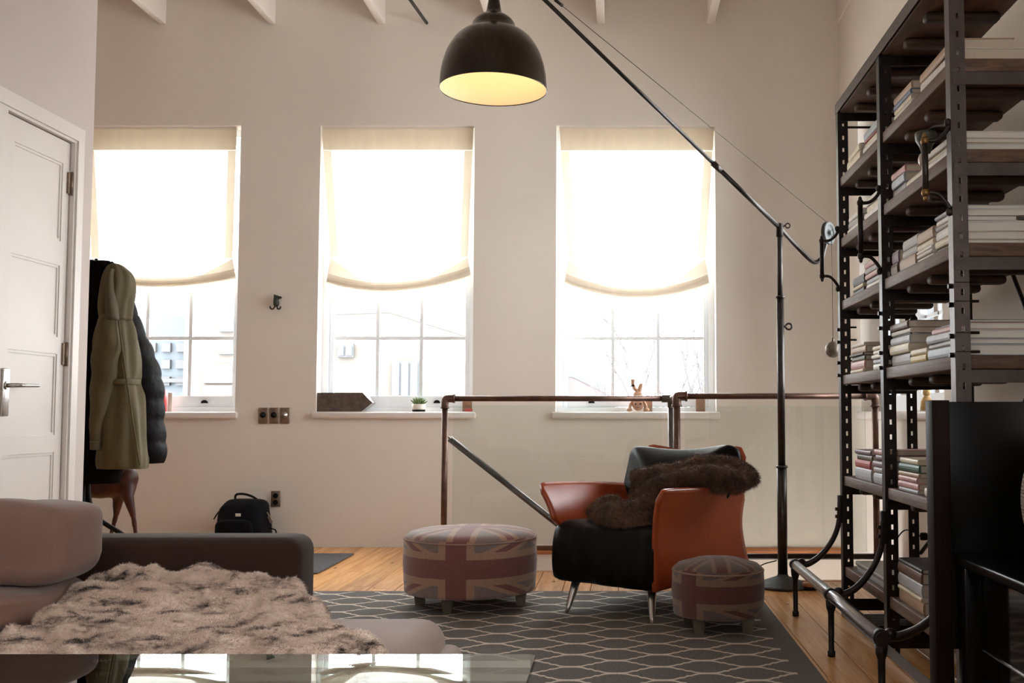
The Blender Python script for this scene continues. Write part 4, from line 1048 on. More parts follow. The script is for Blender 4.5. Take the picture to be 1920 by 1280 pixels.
# timber shelves and battens
for (ya, yb2) in ((Ym + 0.006, Yf + 0.03), (Yn + 0.006, Ym - 0.006)):
    for z in SZ + [ST]:
        t_ = 0.045
        part('shelf_board', MB().bbox(BX0 + 0.006, BX1 - 0.006, ya, yb2, z - t_, z, 0.004), M_shelf, bc)
        for fr_ in (0.2, 0.5, 0.8):
            yy = ya + (yb2 - ya) * fr_
            part('batten', MB().bbox(BX0 + 0.05, BX1 - 0.03, yy - 0.028, yy + 0.028, z - t_ - 0.034, z - t_ - 0.001, 0.014, 3), M_shelfX, bc)
part('top_rail', MB().box(BX0 - 0.006, BX0 - 0.0035, Yn, Yf + 0.045, ST - 0.046, ST + 0.004).box(BX0 - 0.006, BX0 + 0.03, Yn, Yf + 0.045, ST + 0.001, ST + 0.004), M_upright, bc)
part('bottom_rail', MB().box(BX0 - 0.006, BX0 - 0.0035, Yn, Yf + 0.045, 0.005, 0.05), M_upright, bc)
part('cross_rod', MB().tube([(BX0 + 0.02, Yf + 0.01, ST - 0.115), (BX1, Yf + 0.01, ST - 0.115)], 0.006, 8), M_iron, bc)
part('diagonal_brace', MB().tube([(BX1 + 0.01, Ym + 0.02, 2.0), (BX1 + 0.01, Yn + 0.02, 0.9)], 0.008, 8), M_iron, bc)
part('diagonal_brace', MB().tube([(BX1 + 0.01, Ym + 0.02, 0.5), (BX1 + 0.01, Yn + 0.02, 1.35)], 0.008, 8), M_iron, bc)
part('diagonal_brace', MB().tube([(BX1 + 0.01, Yf + 0.0, 0.30), (BX1 + 0.01, Ym + 0.05, 0.68)], 0.010, 8), M_iron, bc)
# bolts
for Y_ in (Yf, Ym, Yn):
    b_ = MB()
    for z in (1.36, 1.30, 1.20, 1.14):
        b_.lathe([(0.009, -0.016), (0.009, -0.004)], (BX0, Y_ + 0.02, z), 6, 'X', smooth=False)
        b_.tube([(BX0 + 0.0, Y_ + 0.004, z + 0.01), (BX0 + 0.075, Y_ + 0.004, z + 0.01)], 0.005, 6)
    part('bolts', b_, M_iron, bc)['kind'] = 'stuff'
# bow handles on the front uprights
for (Y_, pt_, pb, m_) in ((Yf, 428, 541, M_iron), (Ym, 352, 508, M_iron), (Yn, 228, 396, M_lpole)):
    zt_, zb_2 = atX(1590 if Y_ == Yf else 1660 if Y_ == Ym else 1790, pt_, BX0 - 0.004).z, atX(1590 if Y_ == Yf else 1660 if Y_ == Ym else 1790, pb, BX0 - 0.004).z
    zt_ = atY(1700, pt_, Y_).z; zb_2 = atY(1700, pb, Y_).z
    x0 = BX0 - 0.006; xo = BX0 - 0.085; za, zb3 = zt_ - 0.06, zb_2 + 0.062; yy = Y_ + 0.01
    pts = [(x0, yy, zt_), (x0 - 0.008, yy, zt_ - 0.028), (x0 - 0.04, yy, za + 0.004), (xo, yy, za)]
    part('handle_arm', MB().tube(spline(pts), 0.007, 8).superq((x0 - 0.004, yy, zt_), 0.012, 0.012, 0.014, 1, 1, 12, 8), m_, bc)
    pts = [(xo, yy, zb3), (x0 - 0.04, yy, zb3 - 0.004), (x0 - 0.008, yy, zb3 - 0.04), (x0, yy, zb_2)]
    part('handle_arm', MB().tube(spline(pts), 0.007, 8).superq((x0 - 0.004, yy, zb_2), 0.012, 0.012, 0.014, 1, 1, 12, 8), m_, bc)
    part('handle_grip', MB().tube([(xo, yy, zb3 - 0.012), (xo, yy, za + 0.012)], 0.0105, 12), m_, bc)
    for z in (za, zb3):
        part('handle_knuckle', MB().superq((xo, yy, z), 0.014, 0.014, 0.016, 1, 1, 12, 8).superq((xo, yy, z + (0.016 if z == za else -0.016)), 0.008, 0.008, 0.012, 1, 1, 10, 6), M_brass if Y_ == Yn else m_, bc)
# foot rail with legs and curved brackets
FX = 0.84; fz = 0.24
part('foot_rail', MB().tube([(FX, 3.27, fz), (FX, Yf + 0.06, fz)], 0.0225, 24), M_steel, bc, 'bright worn steel pipe')
part('end_cap', MB().lathe([(0.0235, -0.004), (0.0235, 0.006)], (FX, 3.266, fz), 24, 'Y'), M_iron, bc)
for Y_ in (Yf + 0.03, Ym - 0.0, 3.29):
    part('rail_leg', MB().tube([(FX, Y_, 0.0), (FX, Y_, 0.02), (FX, Y_, 0.024), (FX, Y_, 0.17), (FX, Y_, 0.19), (FX, Y_, 0.22)], [0.015, 0.016, 0.011, 0.0125, 0.019, 0.022], 14), M_iron, bc)
    part('rail_collar', MB().tube([(FX, Y_ - 0.018, fz), (FX, Y_ + 0.018, fz)], 0.0265, 20), M_iron, bc)
    ye = min(Y_, Yf + 0.01) if Y_ != 3.29 else Yn + 0.01
    pts = [(FX + 0.015, Y_, fz + 0.004), (FX + 0.06, Y_, fz + 0.004), (FX + 0.12, (Y_ + ye) / 2, fz + 0.045), (FX + 0.175, ye, fz + 0.12), (FX + 0.205, ye, fz + 0.20), (FX + 0.212, ye, fz + 0.30)]
    rr = [0.0155, 0.0155, 0.014, 0.0125, 0.0125, 0.012]
    pr_ = interp_rows([tuple(p) + (r0,) for p, r0 in zip(pts, rr)], 5)
    part('rail_arm', MB().tube([p[:3] for p in pr_], [p[3] for p in pr_], 12), M_iron, bc)
    part('arm_plate', MB().bbox(BX0 - 0.024, BX0 - 0.004, ye - 0.014, ye + 0.014, fz + 0.20, fz + 0.33, 0.004).lathe([(0.009, -0.036), (0.009, -0.02)], (BX0 - 0.0, ye, fz + 0.23), 6, 'X').lathe([(0.009, -0.036), (0.009, -0.02)], (BX0 - 0.0, ye, fz + 0.265), 6, 'X'), M_iron, bc)
    part('rail_knuckle', MB().superq((FX + 0.03, Y_, fz + 0.01), 0.022, 0.018, 0.020, 1, 1, 14, 8), M_iron, bc)

# ------------------------------------------------------------------ books
covers = {}
def cover(c):
    if c not in covers: covers[c] = Mat('cover_' + '_'.join(map(str, c)), srgb(*c), 0.5).vary(0.08, 22).m
    return covers[c]
mp = Mat('book_pages', srgb(214, 204, 188), 0.85)
wv = mp.N('TexWave', bands_direction='Z'); wv.inputs['Scale'].default_value = 260; wv.inputs['Distortion'].default_value = 0.6
mp.L(mp.tc('Object', rnd=True), wv.inputs['Vector'])
mp.base(mp.ramp(wv.outputs['Fac'], [(0.0, srgb(176, 160, 140)), (0.6, srgb(220, 210, 194))])); M_pages = mp.m
mp = Mat('white_pages', srgb(232, 228, 220), 0.8)
wv = mp.N('TexWave', bands_direction='Z'); wv.inputs['Scale'].default_value = 260; mp.L(mp.tc('Object', rnd=True), wv.inputs['Vector'])
mp.base(mp.ramp(wv.outputs['Fac'], [(0.0, srgb(206, 200, 192)), (0.6, srgb(238, 234, 226))])); M_pagesW = mp.m
COLN = {}
C_ = dict(cream=(214, 200, 172), white=(224, 218, 210), grey=(150, 144, 140), blue=(96, 110, 140), palblue=(172, 182, 192), red=(164, 62, 56), pink=(190, 142, 136), brown=(104, 76, 60),
          dark=(52, 46, 44), green=(46, 82, 66), yellow=(196, 172, 100), tan=(176, 146, 118), silver=(176, 180, 186), purple=(118, 94, 100), olive=(90, 84, 62), orange=(190, 124, 70))
NAMES = dict(cream='cream', white='white', grey='grey', blue='blue', palblue='pale blue', red='red', pink='pink', brown='brown', dark='near-black', green='dark green', yellow='yellow', tan='tan', silver='silver-grey', purple='plum', olive='olive', orange='orange-tan')
ORD = ['bottom', 'second', 'third', 'fourth', 'fifth', 'sixth', 'seventh', 'eighth']
def book(x0, y0, y1, z, wx, th, col, label, rot=0.0, white=False):
    """lying book; spine to -X"""
    o = thing('book', label, 'book', (x0 + wx / 2, (y0 + y1) / 2, z), rot, 'books stacked on the bookcase')
    hx_, hy_ = wx / 2, (y1 - y0) / 2; ct = min(0.0032, th * 0.12)
    b_ = MB().box(-hx_, hx_, -hy_, hy_, 0, ct).box(-hx_, hx_, -hy_, hy_, th - ct, th)
    n = 5; pts = []
    for k in range(n + 1):
        a = PI / 2 + PI * k / n; pts.append((-hx_ + 0.0 + 0.006 * math.cos(a) * 1.0, th / 2 + th / 2 * math.sin(a)))
    pts += [(-hx_ + ct, 0.0), (-hx_ + ct, th)]
    b_.prism(pts, 'Y', -hy_, hy_)
    part('cover', b_, cover(C_[col]), o, local=True)
    part('pages', MB().box(-hx_ + ct, hx_ - 0.004, -hy_ + 0.004, hy_ - 0.004, ct, th - ct), M_pagesW if white else M_pages, o, local=True)
    return o
def stack(z, ya, yb_, spec, place, x0=BX0 + 0.02, white=False, wx=0.2):
    """spec: list of (colour, thickness) bottom to top"""
    zc_ = z + 0.0005; n = len(spec)
    for i, sp2 in enumerate(spec):
        col, th = sp2[:2]; sh_ = sp2[2] if len(sp2) > 2 else 0.0
        jy = random.uniform(-0.006, 0.006); jx = random.uniform(0, 0.012); sw = random.uniform(-0.02, 0.02) * (0 if yb_ - ya > 0.4 else 1)
        pos = 'topmost' if i == n - 1 and n > 1 else ('bottom' if i == 0 and n > 1 else (ORD[i] + ' from bottom' if n > 1 else 'single'))
        book(x0 + jx + sh_, ya + jy + sh_ * 0.3, yb_ + jy, zc_, (sp2[3] if len(sp2) > 3 else wx + random.uniform(-0.02, 0.03)), th, col,
             '%s book, %s, %s' % (NAMES[col], pos, place), sw, white)
        zc_ += th + 0.0003
def yp(px): return (BX0 + 0.02) * F / (px - PX)
far, near = 'far bay', 'near bay'
def shelf(i): return ['first', 'second', 'third', 'fourth', 'fifth', 'lowest'][i] + ' bookshelf down'
# (shelf, px right .. px left, spec, stack words)
stack(SZ[0], yp(1618), yp(1595), [('cream', .05), ('cream', .03)], 'far stack, far bay, first bookshelf down', white=True)
stack(SZ[0], yp(1655), yp(1627), [('white', .028), ('cream', .02), ('red', .012), ('palblue', .035)], 'stack by middle upright, far bay, first bookshelf down', white=True)
stack(SZ[0], yp(1716), yp(1684), [('white', .03), ('cream', .02), ('blue', .02), ('tan', .03)], 'far stack, near bay, first bookshelf down')
stack(SZ[0], Yn + .03, yp(1736), [('white', .042, 0, .31), ('tan', .034, 0, .20)], 'nearest stack, first bookshelf down')
stack(SZ[1], yp(1618), yp(1594), [('white', .02), ('grey', .035), ('white', .025)], 'far stack, far bay, second bookshelf down', white=True)
stack(SZ[1], yp(1652), yp(1628), [('white', .03), ('cream', .03), ('white', .035)], 'stack by middle upright, far bay, second bookshelf down', white=True)
stack(SZ[1], yp(1704), yp(1680), [('grey', .035), ('palblue', .035), ('pink', .028)], 'far stack, near bay, second bookshelf down', wx=.24)
stack(SZ[1], yp(1742), yp(1708), [('cream', .025)], 'low between two stacks, near bay, second bookshelf down')
stack(SZ[1], Yn + .03, yp(1746), [('white', .026, 0, .31), ('cream', .014, 0, .31), ('white', .022, 0, .31)], 'nearest stack, second bookshelf down', white=True)
stack(SZ[2], yp(1622), yp(1600), [('dark', .022), ('cream', .018), ('dark', .042)], 'far stack, far bay, third bookshelf down')
stack(SZ[2], yp(1652), yp(1625), [('white', .022), ('silver', .02), ('pink', .022), ('grey', .025), ('pink', .027)], 'stack by middle upright, far bay, third bookshelf down')
stack(SZ[2], yp(1688), yp(1676), [('brown', .045), ('purple', .05)], 'slim far stack, near bay, third bookshelf down')
stack(SZ[2], yp(1722), yp(1694), [('tan', .045), ('grey', .030), ('grey', .040)], 'second stack, near bay, third bookshelf down')
stack(SZ[2], yp(1754), yp(1724), [('white', .014), ('white', .014), ('white', .012), ('cream', .025), ('tan', .04)], 'third stack, near bay, third bookshelf down', white=True)
stack(SZ[2], Yn + .03, yp(1760), [('grey', .014, 0, .312), ('cream', .027, 0, .31), ('white', .032, 0, .31), ('grey', .017, 0, .19), ('white', .020, 0, .31), ('silver', .014, 0, .31)], 'nearest stack, third bookshelf down', white=True)
stack(SZ[3], yp(1620), yp(1596), [('cream', .016), ('pink', .038), ('olive', .022), ('dark', .012), ('tan', .03), ('white', .016)], 'far stack, far bay, fourth bookshelf down')
stack(SZ[3], yp(1655), yp(1636), [('white', .026), ('silver', .02), ('white', .018), ('white', .018), ('cream', .018)], 'stack by middle upright, far bay, fourth bookshelf down', white=True)
stack(SZ[3], yp(1706), yp(1672), [('grey', .045), ('cream', .036), ('silver', .03), ('dark', .007), ('white', .018), ('brown', .028)], 'far stack, near bay, fourth bookshelf down', wx=.26)
stack(SZ[3], yp(1738), yp(1709), [('yellow', .026), ('cream', .022)], 'low second stack, near bay, fourth bookshelf down')
stack(SZ[3], Yn + .03, yp(1742), [('palblue', .036, 0, .312), ('grey', .018, 0, .312), ('silver', .03, 0, .312), ('pink', .022, 0.02, .31), ('dark', .008, .02, .31)], 'nearest stack, fourth bookshelf down', white=True)
stack(SZ[4], yp(1630), yp(1603), [('silver', .052), ('red', .035), ('olive', .025), ('purple', .02)], 'far stack, far bay, fifth bookshelf down')
stack(SZ[4], yp(1656), yp(1637), [('silver', .045), ('grey', .025), ('purple', .025), ('purple', .026), ('pink', .022)], 'stack by middle upright, far bay, fifth bookshelf down')
stack(SZ[4], yp(1718), yp(1683), [('silver', .014), ('pink', .024), ('pink', .020), ('tan', .016), ('green', .030), ('cream', .02)], 'far stack, near bay, fifth bookshelf down', wx=.17)
stack(SZ[4], yp(1765), yp(1728), [('white', .03)], 'low near stack, near bay, fifth bookshelf down', white=True)
stack(SZ[5], yp(1653), yp(1600), [('silver', .03), ('grey', .02)], 'long binder pile, far bay, lowest bookshelf', wx=.3)
stack(SZ[5], yp(1723), yp(1678), [('tan', .045), ('cream', .016), ('silver', .045), ('brown', .04), ('dark', .016)], 'thick album stack, near bay, lowest bookshelf', wx=.28)
m = Mat('dark_board', srgb(72, 58, 50), 0.7).vary(0.15, 10).m
bxx = thing('storage_box', 'flat dark brown lidded box behind the green book, fifth bookshelf down', 'box', (1.35, 3.65, SZ[4] + .001))
part('base', MB().bbox(1.29, 1.41, 3.25, 3.98, SZ[4] + .001, SZ[4] + .09, .003), m, bxx)
part('lid', MB().bbox(1.285, 1.413, 3.245, 3.985, SZ[4] + .0905, SZ[4] + .15, .004), m, bxx)
# rolled paper tube, cream cylinder box
c = Vector((BX0 + 0.06, yp(1722), SZ[0] + 0.028))
solo('paper_tube', MB().tube([c, c + Vector((0.25, 0, 0))], 0.027, 18), cover(C_['brown']), 'brown cardboard tube between the stacks, near bay, first bookshelf down', 'tube')
solo('olive_tin', MB().bbox(BX0 + 0.03, BX0 + 0.2, yp(1624), yp(1618.6), SZ[0] + .0005, SZ[0] + .06, .008, 3), cover(C_['olive']), 'rounded olive tin between two book stacks, far bay, first bookshelf down', 'tin')
c = Vector((BX0 + 0.03, Ym + 0.0 - 0.13, SZ[3]))
c = Vector((BX0 + 0.05, yp(1689) + 0.0, SZ[3] + .18))
fgn = thing('dark_figurine', 'tiny dark standing figurine beside the middle upright, fourth bookshelf down', 'figurine', (BX0 + .10, 3.985, SZ[3]))
c = Vector((BX0 + .10, 3.985, SZ[3] + .001))
part('body', blob([[(c.x, c.y, c.z + .02, .022), (c.x, c.y, c.z + .10, .018), (c.x, c.y, c.z + .15, .020), (c.x, c.y, c.z + .165, .010)], [(c.x - .01, c.y - .01, c.z + .13, .010), (c.x - .03, c.y - .01, c.z + .10, .008)]], .005, 3), M_black, fgn)
part('head', MB().superq((c.x, c.y, c.z + .185), .015, .015, .018, 1, 1, 14, 10), M_black, fgn)
part('stand', MB().lathe([(.03, 0), (.03, .012), (.02, .014)], c, 16), M_black, fgn)
c = Vector((BX0 + .03, Yn + .42, ST + .004))
solo('cream_pot', MB().lathe([(.03, 0), (.045, .03), (.04, .07), (.028, .08), (.026, .095)], c, 20), M_pot, 'small cream pot on the very top of the bookcase', 'pot')
# clip lamp by the near handle
c = Vector((BX0 - 0.035, Yn + 0.16, 1.875))
M_dg = Mat('dark_green_enamel', srgb(62, 64, 56), 0.35, 0.2).vary(0.15, 20).m
cl_ = thing('clip_lamp', 'small unlit grey-green clip lamp clamped beside the near upright', 'lamp', c)
part('shade', MB().lathe([(0.034, 0.022), (0.036, 0.016), (0.034, -0.006), (0.022, -0.026), (0.014, -0.05)], c, 24), M_dg, cl_)
part('bulb', MB().superq(c + Vector((-0.012, 0, -0.072)), .015, .015, .024, 1, 1, 16, 10), M_chrome, cl_)
part('arm', MB().tube(spline([c + Vector((0, 0, .02)), c + Vector((.02, -.04, .03)), c + Vector((.038, -.12, .01))]), .005, 8), M_iron, cl_)
# black device and feet under the case
c = atZ(1640, 1118, 0)
dv = thing('router_box', 'flat black slatted device on the floor under the far bay', 'device', (1.22, 4.55, 0))
part('housing', MB().bbox(1.10, 1.38, 4.42, 4.74, .002, .035, .006), M_black, dv)
for k in range(9): part('vent_slat', MB().box(1.125, 1.355, 4.45 + k * .03, 4.46 + k * .03, .0352, .042), M_lpole, dv)
# sockets low on the right wall with a lead
c = atX(1742, 1005, XR)
so = thing('side_wall_socket', 'cream plug sockets low on the side wall behind the bookcase', 'socket', (XR, c.y, c.z))
part('plate', MB().bbox(XR - .012, XR, c.y - .12, c.y + .02, c.z - .05, c.z + .05, .004), M_pot, so)
part('plug', MB().bbox(XR - .05, XR - .0125, c.y - .02, c.y + .0, c.z - .02, c.z + .02, .006), M_black, so)
part('lead', MB().tube(spline([(XR - .045, c.y - .01, c.z), (XR - .1, c.y + .1, c.z + .02), (XR - .12, c.y + .25, c.z - .1), (XR - .1, c.y + .3, .01)]), .004, 6), M_black, so)

# ------------------------------------------------------------------ black console on the right
M_lac = Mat('black_lacquer', srgb(13, 11, 11), 0.25, 0, 0.22).vary(0.2, 5).m
M_lacb = Mat('brown_black_lacquer', srgb(30, 20, 16), 0.5, 0, 0.2).vary(0.15, 5).m
M_mir = Mat('black_mirror', srgb(16, 11, 9), 0.06, 0, 0.8).vary(0.1, 5).m
CY = 2.68; cxl = atY(1750, 900, CY).x; cxr = 1.57; ctop = atY(1800, 750, CY).z
cs = thing('black_console', 'black lacquered console desk with a tall back panel at the right edge', 'desk', ((cxl + cxr) / 2, CY - .4, 0))
pxr = atY(1783, 900, CY).x; tz = atY(1785, 1037, CY).z
part('corner_post', MB().bbox(cxl, pxr, CY, CY + .06, 0, ctop, .002), M_lacb, cs)
part('back_panel', MB().bbox(pxr + .001, cxr, CY + .012, CY + .05, tz - .25, ctop - .004, .002), M_lac, cs)
part('desk_top', MB().bbox(pxr + .001, cxr, 1.5, CY + .011, tz - .028, tz, .008, 3), M_lac, cs)
part('leg', MB().bbox(pxr + .01, pxr + .075, CY - .075, CY - .004, 0, tz - .029, .003), M_lac, cs)
part('leg', MB().bbox(pxr + .01, pxr + .075, 1.52, 1.58, 0, tz - .029, .003), M_lac, cs)
part('leg', MB().bbox(cxr - .075, cxr - .01, 1.52, 1.58, 0, tz - .029, .003), M_lac, cs)
part('side_panel', MB().box(pxr + .05, pxr + .06, 1.59, CY - .08, .04, tz - .03), M_mir, cs)
sl = (1262 - 1210) / (1920 - 1840)
part('edge_strip', MB().box(pxr + .046, pxr + .05, 1.59, CY - .08, .355, .358), M_chrome, cs)
# vase with key pattern
vx, vy = 1.115, 2.36
m = Mat('key_pattern_ceramic', (.1, .09, .08), 0.45)
tcn = m.N('TexCoord'); sp = m.N('SeparateXYZ'); m.L(tcn.outputs['Object'], sp.inputs[0])
x = E(m.nt, sp.outputs[0]); y = E(m.nt, sp.outputs[1]); z = E(m.nt, sp.outputs[2])
uu = ((x.at2(y * -1.0) * 6.4).fract() - .5) * 2.0; vv = ((z * 22.0).fract() - .5) * 2.0
dk = (uu.abs()).mx(vv.abs()); st_ = ((dk * 2.6).fract()).gt(.5)
m.base(m.mix(st_, srgb(60, 48, 40), srgb(196, 178, 158))); 
vz = tz
vs_ = thing('patterned_vase', 'dark round vase with a pale Greek key pattern on the black desk', 'vase', (vx, vy, vz))
prof = [(.09, 0.0), (.135, .03), (.16, .08), (.172, .15), (.165, .22), (.14, .28), (.10, .32), (.075, .34), (.07, .355), (.085, .37), (.078, .372), (.06, .345)]
pr2 = interp_rows(prof, 4)
part('body', MB().lathe(pr2, (0, 0, 0), 48), m.m, vs_, local=True, origin=(0, 0, 0))

# ------------------------------------------------------------------ sofa
m = Mat('taupe_velvet', srgb(150, 124, 112), 0.85, 0, 0.2); m.vary(0.08, 5, bump=0.15, bscale=300); m.b.inputs['Sheen Weight'].default_value = 0.3; M_sofa = m.m
m = Mat('taupe_cushion', srgb(128, 99, 87), 0.85, 0, 0.2); m.vary(0.08, 5, bump=0.15, bscale=300); m.b.inputs['Sheen Weight'].default_value = 0.2; M_cush = m.m
m = Mat('shaded_taupe_velvet', srgb(56, 38, 31), 0.85, 0, 0.1); m.vary(0.08, 5, bump=0.12, bscale=300); m.b.inputs['Sheen Weight'].default_value = 0.12; M_sofa_shade = m.m  # same sofa velvet, with the arm's shade painted in as dark brown
sf = thing('sofa', 'taupe fabric corner sofa with a long low arm', 'sofa', (-1.4, 2.3, 0))
az = atY(400, 1010, 2.72).z; ax1 = atY(567, 1060, 2.76).x
part('arm', MB().bbox(-2.25, ax1, 2.72, 2.90, 0.05, az, 0.045, 5), M_sofa_shade, sf, 'padded velvet arm, coloured dark for its shade')
part('base', MB().bbox(-2.2, -0.93, 1.88, 2.719, 0.06, 0.30, 0.02, 3).bbox(-2.2, -1.42, 0.9, 1.90, 0.06, 0.30, 0.02, 3), M_sofa_shade, sf)
part('seat_cushion', MB().bbox(-1.75, -0.92, 1.88, 2.715, 0.302, 0.45, 0.05, 4).bbox(-1.75, -1.42, 0.92, 1.875, 0.302, 0.45, 0.05, 4), M_sofa, sf)
part('backrest', MB().bbox(-2.24, -1.76, 0.9, 2.715, 0.302, 0.60, 0.05, 4), M_sofa, sf)
for p_ in ((-2.1, 1.0), (-1.5, 1.0), (-2.1, 2.8), (-1.0, 2.8)):
    part('foot', MB().lathe([(0.02, 0.014 if p_[0] > -2.04 else 0.0), (0.026, 0.062)], (p_[0], p_[1], 0), 12), M_black, sf)
def cushion(label, c, a, b, h, rz, rx=0, e=0.42, sag=0.02, seed=0):
    def fn(p):
        q = p.copy(); n1 = noise.noise(Vector((p.x * 5, p.z * 5, seed)))
        q.y += 0.012 * n1; q.x += 0.012 * noise.noise(Vector((p.y * 7, p.z * 6, seed + 3)))
        q.z += 0.02 * noise.noise(Vector((p.x * 6, p.y * 6, seed + 7))) - sag * (1 - min(1, (p.x / a) ** 2)) * (1 if p.z > 0 else 0)
        cr = math.exp(-((p.z + h * 0.55 - 0.1 * p.x) / 0.012) ** 2) * 0.012; q.y += cr
        return q
    b_ = MB().superq((0, 0, 0), a, b, h, e, e * 0.9, 72, 36, fn)
    b_.xf(Matrix.Translation(c) @ Matrix.Rotation(rz, 4, 'Z') @ Matrix.Rotation(rx, 4, 'X'))
    return b_
cr_ = atY(186, 1000, 2.42); ct_ = atY(100, 940, 2.42).z
o = thing('sofa_cushion', 'plump taupe back cushion propped on the sofa, its top edge highest', 'cushion', (cr_.x - 0.33, 2.50, 0.46))
b_ = cushion('', (cr_.x - 0.42, 2.52, (0.545 + ct_) / 2), 0.345, 0.13, (ct_ - 0.545) / 2 + 0.008, 0, 0, 0.42, 0.012, 1)
part('cover', b_, M_cush, o)
o = thing('sofa_cushion', 'lower taupe sofa cushion under the plump back cushion', 'cushion', (cr_.x - 0.36, 2.50, 0.45))
b_ = cushion('', (cr_.x - 0.47, 2.49, 0.498), 0.355, 0.17, 0.05, 0, 0, 0.5, 0.0, 4)
part('cover', b_, M_cush, o)
# chaise / footstool in front of the seat
fo = thing('sofa_footstool', 'pale taupe upholstered footstool pushed up to the sofa seat', 'footstool', (-0.78, 2.1, RZ))
part('cushion', MB().bbox(-0.915, -0.415, 1.86, 2.52, 0.20, 0.462, 0.06, 5), M_sofa, fo)
part('base', MB().bbox(-0.90, -0.375, 1.85, 2.50, 0.06, 0.40, 0.03, 4), M_sofa, fo)
for p_ in ((-0.85, 1.94), (-0.45, 1.94), (-0.85, 2.42), (-0.45, 2.42)):
    part('foot', MB().lathe([(0.02, 0.014), (0.026, 0.062)], (p_[0], p_[1], 0), 12), M_black, fo)
# pale fur throw
def throw_pt(u, v):
    NL, NR, FRr, FL_ = Vector((-1.24, 1.87)), Vector((-0.37, 1.87)), Vector((-0.86, 2.64)), Vector((-1.37, 2.63))
    p = (NL * (1 - u) + NR * u) * (1 - v) + (FL_ * (1 - u) + FRr * u) * v
    # wavy outline
    p.x += 0.02 * math.sin(v * 11) * (1 if u > 0.5 else -1) * abs(u - 0.5) * 2; p.y += 0.015 * math.sin(u * 13)
    x, y = p
    base = 0.462 + 0.055 * math.exp(-((y - 2.60) / 0.16) ** 2) * min(1, u * 4 + 0.2) - 0.012
    w1 = noise.noise(Vector((x * 3.2, y * 11 + 0.6 * math.sin(x * 7), 0.3)))
    w2 = noise.noise(Vector((x * 8, y * 22, 3.3))); w3 = noise.noise(Vector((x * 20, y * 26, 5.1)))
    r1_ = 1 - abs(noise.noise(Vector((x * 3.6 + 0.9 * y, y * 9.5 + 0.9 * math.sin(x * 5), 1.7)))) * 2.4
    r2_ = 1 - abs(noise.noise(Vector((x * 7.5, y * 17, 8.2)))) * 2.4
    z = base + 0.014 + 0.014 * w1 + 0.044 * max(r1_, -0.2) + 0.018 * max(r2_, -0.3) + 0.004 * w3
    e_ = min(u, 1 - u, v, 1 - v); z -= 0.03 * max(0, 1 - e_ / 0.05) ** 2
    if x < -1.24: z += 0.0
    return Vector((x, y, max(z, 0.466)))
b_ = MB().grid(throw_pt, 150, 110, 0.012)
nf = len(b_.v)
fur(b_, 200000, 0.0085, 0.0015, (0.35, -0.25, 0.0), 0.5, sel=lambda c_, n_: (n_[:, 2] > -0.2).astype(float) + 0.02)
M_tf = Mat('pale_fur', srgb(188, 172, 156), 0.85, 0, 0.2)
g = M_tf.N('NewGeometry'); mpn = M_tf.N('Mapping'); mpn.inputs['Scale'].default_value = (9, 20, 30); M_tf.L(g.outputs['Position'], mpn.inputs[0])
f1 = M_tf.noise(mpn.outputs[0], 1.0, 5, 0.65, 0.5); mp2 = M_tf.N('Mapping'); mp2.inputs['Scale'].default_value = (60, 60, 60); M_tf.L(g.outputs['Position'], mp2.inputs[0]); f2 = M_tf.noise(mp2.outputs[0], 1.0, 3)
E1_ = E(M_tf.nt, f1) + (E(M_tf.nt, f2) - 0.5) * 0.25
M_tf.base(M_tf.ramp(E1_.s, [(0.30, srgb(240, 224, 210)), (0.50, srgb(220, 200, 184)), (0.585, srgb(158, 136, 122)), (0.65, srgb(56, 44, 38))]))
M_tf.b.inputs['Sheen Weight'].default_value = 0.3
solo('pale_fur_throw', b_, M_tf.m, 'pale beige fur throw with dark flecks spread over the sofa seat', 'throw')

# ------------------------------------------------------------------ glass coffee table
gt = thing('glass_table', 'clear glass coffee table in the foreground reflecting the windows', 'table', (-0.75, 1.4, 0))
gz = 0.515; yfar = atZ(500, 1226, gz).y; xrt = atZ(1004, 1228, gz).x
pts = []
r0 = 0.16; xl0 = -1.32; y0_ = 0.75
for k in range(9):
    a = PI - (PI / 2) * k / 8; pts.append((xl0 + r0 + r0 * math.cos(a), yfar - r0 * 0.5 + r0 * 0.5 * math.sin(a)))
pts += [(xrt - 0.01, yfar), (xrt, yfar - 0.01), (xrt, y0_), (xl0, y0_)]
part('glass_top', MB().prism(pts, 'Z', gz - 0.012, gz), M_tglass, gt)
for (x_, y_) in ((xl0 + 0.1, y0_ + .08), (xrt - 0.1, y0_ + .08), (xrt - 0.1, yfar - 0.14), (xl0 + 0.12, yfar - 0.2)):
    part('leg', MB().tube([(x_, y_, 0.014 if y_ > 2.05 else 0.0), (x_, y_, gz - 0.0125)], 0.015, 12), M_chrome, gt)
part('undershelf', MB().box(xl0 + .1, xrt - .1, y0_ + .08, yfar - .2, .20, .215), M_sofa_shade, gt)

